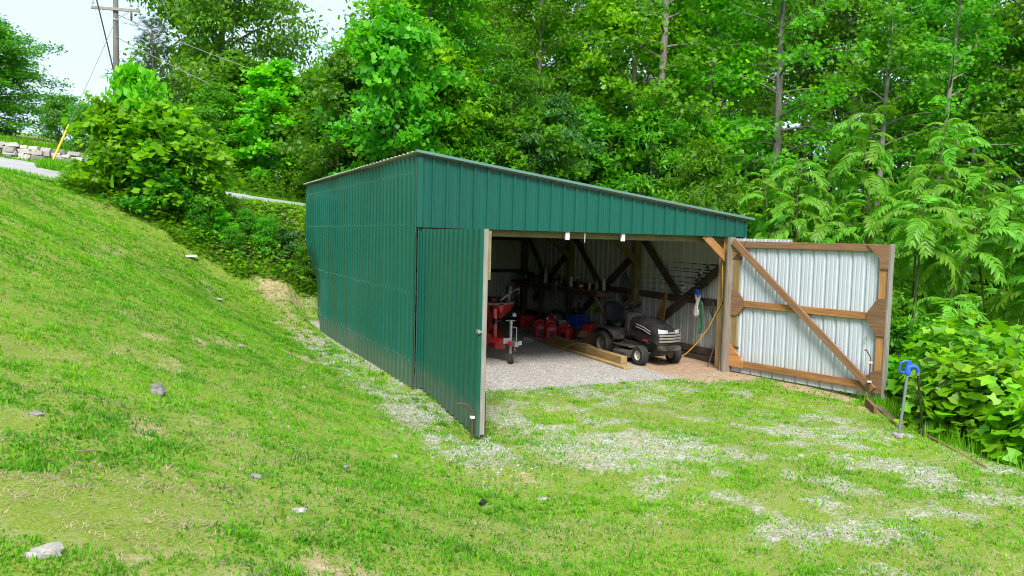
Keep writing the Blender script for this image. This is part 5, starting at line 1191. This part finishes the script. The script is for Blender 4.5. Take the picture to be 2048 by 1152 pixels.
def f2(n):
    X = rng.uniform(4.6, 16, n); Y = rng.uniform(-9, 14, n)
    Xe = np.interp(Y, [-14, -6.4, -4.7, -3.4, -1, 40], [4.75, 5.15, 5.55, 6.45, 7.3, 7.3])
    ok = (X > Xe+.15+.4*(fbm(X*2, Y*2, 2)-.3)) & (rng.random(n) < np.exp(-(X-Xe)/5)); return X[ok], Y[ok]
cover(52000, f2, 'oval', .05, .13, 'ravine_weeds', 'leaf_c', 'dark weeds covering the slope below the lawn edge', .5)
def f3(n):
    X = rng.uniform(-1.5, 12, n); Y = rng.uniform(17.9, 27, n); return X, Y
cover(26000, f3, 'oval', .10, .2, 'wood_floor_ivy', 'leaf_c', 'ivy and weeds covering the ground across the road', .9)
# white flowers in the weeds
n = 260; X, Y = f1(4000); ok = (X > -2.2) & (X < .2) & (Y < 13.4); X, Y = X[ok][:n], Y[ok][:n]; n = len(X)
az = rng.random(n)*6.283; D = np.stack([np.cos(az), np.sin(az), .2+0*az], -1)
V, F, C = leaves('oval', np.stack([X, Y, H(X, Y)+.35+.3*rng.random(n)], -1), D, np.stack([0*az, -.5+0*az, 1+0*az], -1), .03+.025*rng.random(n), rng.random(n), rng)
tag(mobj('white_flowers', np_mesh('white_flowers', V, F, [MT['white']], False, C)), 'tiny white flowers among the bank weeds', 'flowers', kind='stuff')
# taller grass along road edge and on the island
def tallgrass(n, f, h0, h1, w, name, label, mat='grass'):
    X, Y = f(n); m = len(X); Z = H(X, Y); az = rng.random(m)*6.283; hg = h0+(h1-h0)*rng.random(m)
    sd_ = np.stack([np.cos(az), np.sin(az), 0*az], -1)*w; ld = np.stack([-np.sin(az), np.cos(az), 0*az], -1)
    P = np.stack([X, Y, Z], -1); tip = P+hg[:, None]*(np.array([0, 0, .9])+.5*rng.random(m)[:, None]*ld)
    V = np.stack([P-sd_, P+sd_, tip], 1).reshape(-1, 3); F = np.arange(m*3).reshape(-1, 3)
    return tag(mobj(name, np_mesh(name, V, F, [MT[mat]], False, np.repeat(.25+.5*rng.random(m), 3)[:, None])), label, 'grass', kind='stuff')
def fi(n):
    a = rng.random(n)*6.283; r_ = np.sqrt(rng.random(n)); return -6.15+.75*r_*np.cos(a), 16.6+1.0*r_*np.sin(a)
tallgrass(5000, fi, .15, .5, .02, 'island_grass', 'tuft of long grass on the island between the road forks')
def fr(n):
    X = rng.uniform(-14, 4, n); t = rng.random(n); Y = np.where(t < .5, 14.25+.4*rng.random(n)-1.6*ss(-4.6, -6.6, X), 17.8+2.6*ss(-4.5, -8, X)+.6*rng.random(n)); return X, Y
tallgrass(14000, fr, .06, .22, .018, 'verge_grass', 'rough grass along both edges of the road')
def fh(n): return rng.uniform(-22, -5.5, n), rng.uniform(21.6, 27, n)
tallgrass(22000, fh, .10, .3, .035, 'hill_grass', 'bright grass on the hill above the stone wall')
def fe(n):
    Y = rng.uniform(-8.5, -2.8, n); Xe = np.interp(Y, [-14, -6.4, -4.7, -3.4, -1], [4.75, 5.15, 5.55, 6.45, 7.3]); return Xe+rng.normal(.05, .18, n), Y
tallgrass(3500, fe, .06, .28, .006, 'edge_grass', 'long grass blades along the lawn edge by the boards')

# ------------------------------------------------------------------ fern leaved saplings (pinnate fronds) right of the shed
def frond_mesh(seed, nl=9, Lf=.8):
    rg = np.random.default_rng(seed); P = []; D = []; S = []; NN_ = []
    s = np.linspace(0, 1, 9); el_ = R_(32)-R_(100+25*rg.random())*s; rp_ = np.cumsum(np.stack([np.cos(el_), 0*s, np.sin(el_)], -1), 0)*Lf/8; rp_ -= rp_[0]
    rpx = np.stack([s*Lf*.93, 0*s, .22*Lf*np.sin(s*1.8)-(.5+.35*rg.random())*Lf*s**2.0], -1)
    for k in range(nl):
        t = .16+.82*k/(nl-1); q = np.array([np.interp(t, s, rp_[:, c_]) for c_ in range(3)])
        for sd_ in (-1, 1):
            a = sd_*(1.2-.45*t); e_ = np.interp(t, s, el_); P.append(q); D.append([math.cos(a)*math.cos(e_)+rg.normal(0, .1), math.sin(a), math.cos(a)*math.sin(e_)-.2-.2*rg.random()]); NN_.append([-math.sin(e_), 0, math.cos(e_)]); S.append(.29*Lf*(1-.45*abs(t-.4)**1.2)*rg.uniform(.88, 1.1))
    P.append(rp_[-1]); D.append([.4, 0, -.9]); NN_.append([.9, 0, .4]); S.append(.2*Lf)
    P = np.array(P); D = np.array(D, float); S = np.array(S)
    V, F, C = leaves('leaflet', P, D, np.array(NN_)+rg.normal(0, .12, (len(S), 3)), S, np.clip(rg.normal(.5, .12, len(S)), 0, 1), rg)
    tv, tf = tubes_np([(rp_, .006*(1-.7*s)+.0015)], 4)
    tf3 = np.concatenate([tf[:, [0, 1, 2]], tf[:, [0, 2, 3]]])
    V, F, C = cat([(V, F, C), (tv, tf3, np.full((len(tv), 1), .75))])
    return np_mesh('frond', V, F, [MT['leaf_s']], False, C)
FR = [frond_mesh(60+i, 10+i % 3, .82+.04*i) for i in range(8)]
def sumac(x, y, ht, stems, label, spread=.9, nf=15, name='fern_leaved_sapling'):
    t = thing(name, label, 'sapling', (x, y, float(H(x, y))))
    rg = np.random.default_rng(int(abs(x*100+y*37)))
    for s_ in range(stems):
        az = rg.random()*6.283; h_ = ht*rg.uniform(.42, .98) if s_ else ht; ex = spread*rg.uniform(.3, 1.0) if s_ else .1
        k = np.linspace(0, 1, 7); pts = np.stack([math.cos(az)*ex*k**1.4, math.sin(az)*ex*k**1.4, -.2+(h_+.2)*k], -1)
        V, F = tubes_np([(pts, .03*(1-.7*k)+.006)], 7); mobj('stem', np_mesh('stem', V, F, [MT['stem_green']], True), t)
        for j in range(nf):
            v = 1-.22*(j/nf)**1.2; q = np.array([np.interp(v, k, pts[:, c_]) for c_ in range(3)])
            fo = mobj('frond', FR[rg.integers(8)], t); fo.location = q
            up_ = R_(34)*(1-j/nf)-R_(6)+rg.normal(0, .12)
            fo.rotation_euler = (rg.normal(0, .25), -up_, j*2.4+rg.normal(0, .3)); sc = rg.uniform(.72, 1.08)*(.75+.4*min(1, j/5)); fo.scale = (sc, sc, sc)
sumac(12.6, 2.6, 7.7, 12, 'tallest fern leaved sapling, spreading high beside the open door', 1.7, 13)
sumac(13.5, 1.0, 7.2, 10, 'fern leaved sapling beside the tallest one, deeper in the wood', 1.7, 13)
sumac(11.3, 3.8, 6.2, 9, 'fern leaved sapling just past the low end of the shed roof', 1.3, 13)
sumac(10.2, 2.4, 4.8, 8, 'shorter fern leaved sapling behind the top of the open door', 1.1, 12)
sumac(10.3, -.6, 4.7, 9, 'fern leaved sapling behind the free edge of the open door', 1.4, 12)
sumac(11.9, -1.5, 5.4, 9, 'fern leaved sapling above the broad leaved tulip shrub', 1.5, 12)
sumac(-4.1, 13.6, 2.9, 2, 'small fern leaved sapling poking out of the roadside shrub', .8, 10)
sumac(-2.9, 13.4, 2.4, 2, 'low fern leaved sapling in the roadside shrub by the bank', .7, 9)

# ------------------------------------------------------------------ broad leaved tulip shrubs at the lawn edge (each large leaf a part)
def tleaf(seed):
    rg = np.random.default_rng(seed)
    o = [(0, 0), (.03, .13), (.10, .36), (.17, .47), (.31, .33), (.47, .25), (.62, .29), (.82, .40), (1.0, .41), (.93, .20), (.88, 0)]
    pts = [(x, y) for x, y in o]+[(x, -y) for x, y in o[-2:0:-1]]
    v = [(.42, 0, -.03)]+[(x+rg.normal(0, .012), y+rg.normal(0, .012), .16*abs(y)**1.2-.22*x*x*.5+rg.normal(0, .008)) for x, y in pts]+[(-.28, 0, -.06), (-.28, .012, -.06)]
    n = len(pts); f = [(0, 1+i, 1+(i+1) % n) for i in range(n)]+[(n+1, n+2, 1)]
    V = np.array(v); return np_mesh('leaf', V, np.array(f), [MT['leaf_t']], True, np.stack([np.full(len(V), .3+.18*seed), V[:, 0], V[:, 1]+.5], -1))
TL = [tleaf(i) for i in range(4)]
def tulip(x, y, ht, rad, nl, label, zoff=0):
    t = thing('tulip_shrub', label, 'shrub', (x, y, float(H(x, y))+zoff))
    rg = np.random.default_rng(int(abs(x*91+y*53)))
    wl_ = []
    for i in range(9):
        az = i*2.4; k = np.linspace(0, 1, 6); h_ = ht*rg.uniform(.6, .98); r_ = rad*rg.uniform(.35, .9)
        wl_.append((np.stack([math.cos(az)*r_*k**1.3, math.sin(az)*r_*k**1.3, -.2+(h_+.2)*k], -1), .018*(1-.8*k)+.004))
    V, F = tubes_np(wl_, 6); mobj('stems', np_mesh('stems', V, F, [MT['bark']], True), t)
    for i in range(nl):
        u = rg.random()**.8; th = rg.random()*6.283; cz = rg.random()
        r_ = rad*math.sqrt(max(.05, 1-(cz*1.02-.30)**2*1.35))*(.72+.34*u); z = ht*(.06+.96*cz)
        lo = mobj('leaf', TL[rg.integers(4)], t)
        lo.location = (r_*math.cos(th), r_*math.sin(th), z)
        s = rg.uniform(.09, .21); lo.scale = (s, s*rg.uniform(.8, 1.05), s*rg.uniform(.4, 1.8))
        lo.rotation_euler = (rg.normal(0, .5), rg.normal(.55, .42)-cz*.35, th+rg.normal(0, .7))
    m = nl*5; th = rg.random(m)*6.283; cz = rg.random(m); r_ = rad*np.sqrt(np.maximum(.05, 1-(cz-.3)**2*1.35))*np.sqrt(rg.random(m))*.95
    P = np.stack([r_*np.cos(th), r_*np.sin(th), ht*(.03+.92*cz)], -1); D = np.stack([np.cos(th), np.sin(th), -.3+0*th], -1)+rg.normal(0, .5, (m, 3)); Nn = np.stack([.4*np.cos(th), .4*np.sin(th), 1+0*th], -1)+rg.normal(0, .35, (m, 3))
    V, F, C = leaves('tulip', P, D, Nn, .13+.10*rg.random(m), np.clip(rg.normal(.4, .18, m), 0, 1), rg)
    tag(mobj('inner_leaves', np_mesh('inner_leaves', V, F, [MT['leaf_t']], False, C), t), kind='stuff')
tulip(7.5, -4.0, 2.1, 1.15, 290, 'broad leaved tulip shrub with bright lobed leaves, the tallest past the hydrant')
tulip(6.2, -4.7, 1.35, .75, 230, 'lower tulip shrub with lobed leaves right behind the hydrant hose')
tulip(7.2, -5.7, 1.95, 1.15, 280, 'tulip shrub spilling past the reddish board end')
tulip(5.75, -5.95, .95, .65, 140, 'small tulip shrub at the lawn edge below the hydrant')
tulip(7.55, -2.6, 1.0, .6, 90, 'low leafy tulip shrub under the corner of the open door')
# upright glossy weeds in front of it
def weed(x, y, ht, label):
    t = thing('leafy_weed', label, 'plant', on(x, y)); rg = np.random.default_rng(int(abs(x*1000+y*77)))
    P = []; D = []
    lines = []
    for s_ in range(4):
        dx, dy = rg.normal(0, .12, 2); k = np.linspace(0, 1, 5); pts = np.stack([dx*k, dy*k, -.03+ht*rg.uniform(.7, 1)*k], -1); lines.append((pts, .006*(1-.6*k)))
        for j in range(16):
            v = .15+.85*j/16; P.append([np.interp(v, k, pts[:, c_]) for c_ in range(3)]); a = j*2.4; D.append([math.cos(a), math.sin(a), .35])
    V, F = tubes_np(lines, 5); mobj('stem', np_mesh('stem', V, F, [MT['w_olive']], True), t)
    P = np.array(P); D = np.array(D); V, F, C = leaves('oval', P, D, np.zeros_like(P)+np.array([0, 0, 1.])+rg.normal(0, .2, P.shape), .13+.08*rg.random(len(P)), np.clip(rg.normal(.6, .15, len(P)), 0, 1), rg)
    mobj('leaves', np_mesh('leaves', V, F, [MT['leaf_t']], False, C), t)
for k, (x, y, h_) in enumerate([(6.0, -4.75, .75), (5.75, -5.25, .6), (5.65, -5.75, .7), (6.2, -5.2, .8), (5.45, -6.3, .5), (5.4, -6.9, .55)]):
    weed(x, y, h_, 'upright glossy leaved weed at the foot of the tulip shrubs'); 
for o in [o for o in bpy.data.objects if o.get('category') == 'plant' and o.name.startswith('leafy_weed')]: o['group'] = 'weeds at the lawn edge'

# ------------------------------------------------------------------ stone wall beyond the road
def stone_mesh(seed):
    import bmesh
    rg = np.random.default_rng(seed); bm = bmesh.new(); bmesh.ops.create_cube(bm, size=1)
    bmesh.ops.bevel(bm, geom=bm.edges[:], offset=.12, segments=1, affect='EDGES')
    for v in bm.verts: v.co += Vector(rg.normal(0, .045, 3))
    me = bpy.data.meshes.new('stone'); bm.to_mesh(me); bm.free(); me.materials.append(MT['stone_wall']); return me
SM = [stone_mesh(i) for i in range(6)]
sw = thing('stone_wall', 'low dry stacked wall of pale stones beyond the road', 'stone wall', (0, 0, 0))
for r in range(4):
    x = -15.0+random.random()*.2
    while x < -3.2:
        w_ = random.uniform(.18, .5); hh_ = random.uniform(.11, .22); yy = 21.0+.06*r+random.uniform(-.07, .07)
        gz = float(H(x+w_/2, 20.9))
        o = mobj('stone', SM[random.randrange(6)], sw, MT['stone_g'] if random.random() < .28 else None)
        o.location = (x+w_/2, yy, gz+.06+r*.15+random.uniform(-.02, .02)); o.scale = (w_*.97, .38, hh_); o.rotation_euler = (random.uniform(-.08, .08), random.uniform(-.07, .07), random.uniform(-.15, .15))
        x += w_ if random.random() < .93 else w_+.2

# ------------------------------------------------------------------ utility pole, wires, guy guard
gz = float(H(-5.0, 24)); up_ = thing('utility_pole', 'grey wooden utility pole with crossarm rising above the roadside shrub', 'utility pole', (-5.0, 24, gz))
zt = 11.75-gz
MB().tube([(0, 0, -.4), (0, 0, zt*.5), (0, 0, zt)], [.15, .12, .095], 14).build('pole_shaft', MT['pole'], up_, True)
ca = Vector((.906, -.30, -.02)).normalized(); zc = 11.05-gz
board('crossarm', -ca*.92+Vector((0, -.14, zc)), ca*.92+Vector((0, -.14, zc)), .11, .09, MT['pole'], up_)
for s in (-1, 1): board('crossarm_brace', ca*.55*s+Vector((0, -.195, zc-.06)), Vector((0, -.15, zc-.42)), .035, .012, MT['steel'], up_)
for s in (-.86, .86, .55): MB().lathe([(.012, 0), (.012, .1), (.04, .11), (.045, .16), (.03, .18), (.035, .22), (.015, .24)], 12, Matrix.Translation(ca*s+Vector((0, -.14, zc+.05)))).build('insulator', MT['glassy'], up_, True)
MB().lathe([(.01, 0), (.04, -.05), (.04, -.2), (.055, -.21), (.03, -.26), (.05, -.30), (.01, -.34)], 12, Matrix.Translation(ca*.6+Vector((0, -.16, zc-.06)))).build('lightning_arrester', MT['rust'], up_, True)
def wire(p0, p1, sag, r, label, name='power_line'):
    p0, p1 = Vector(p0), Vector(p1); pts = [p0.lerp(p1, t)-Vector((0, 0, sag*4*t*(1-t))) for t in np.linspace(0, 1, 14)]
    tag(MB().tube(pts, r, 5).build(name, MT['wire'], None, True), label, 'wire')
wire((-5.0, 23.88, 9.98), (6.0, 21.0, 5.7), .35, .016, 'lower pale wire running from the pole into the trees')
wire((-4.93, 23.85, 10.85), (6.0, 21.0, 7.6), .35, .016, 'upper pale wire running from the crossarm into the trees')
wire((-5.10, 23.75, 8.7), (-5.95, 21.5, 12.6), -.05, .028, 'thick black cable dropping steeply past the crossarm')
wire((-5.75, 24.0, 11.1), (-5.1, 23.2, 8.3), .05, .008, 'thin slack wire hanging below the crossarm end')
wire((-5.0, 23.88, 10.6), (-6.55, 16.9, 4.35), 0, .009, 'taut guy wire running down to the yellow guard', 'guy_wire')
a = Vector((-5.0, 23.88, 10.6)); g0 = Vector((-6.55, 16.9, 4.35)); dv = (a-g0).normalized()
tag(MB().tube([g0+dv*.1, g0+dv*.9, g0+dv*2.1], .032, 10).build('guy_guard', MT['yellow'], None, True), 'yellow plastic guard sleeve on the guy wire by the road', 'guy guard')
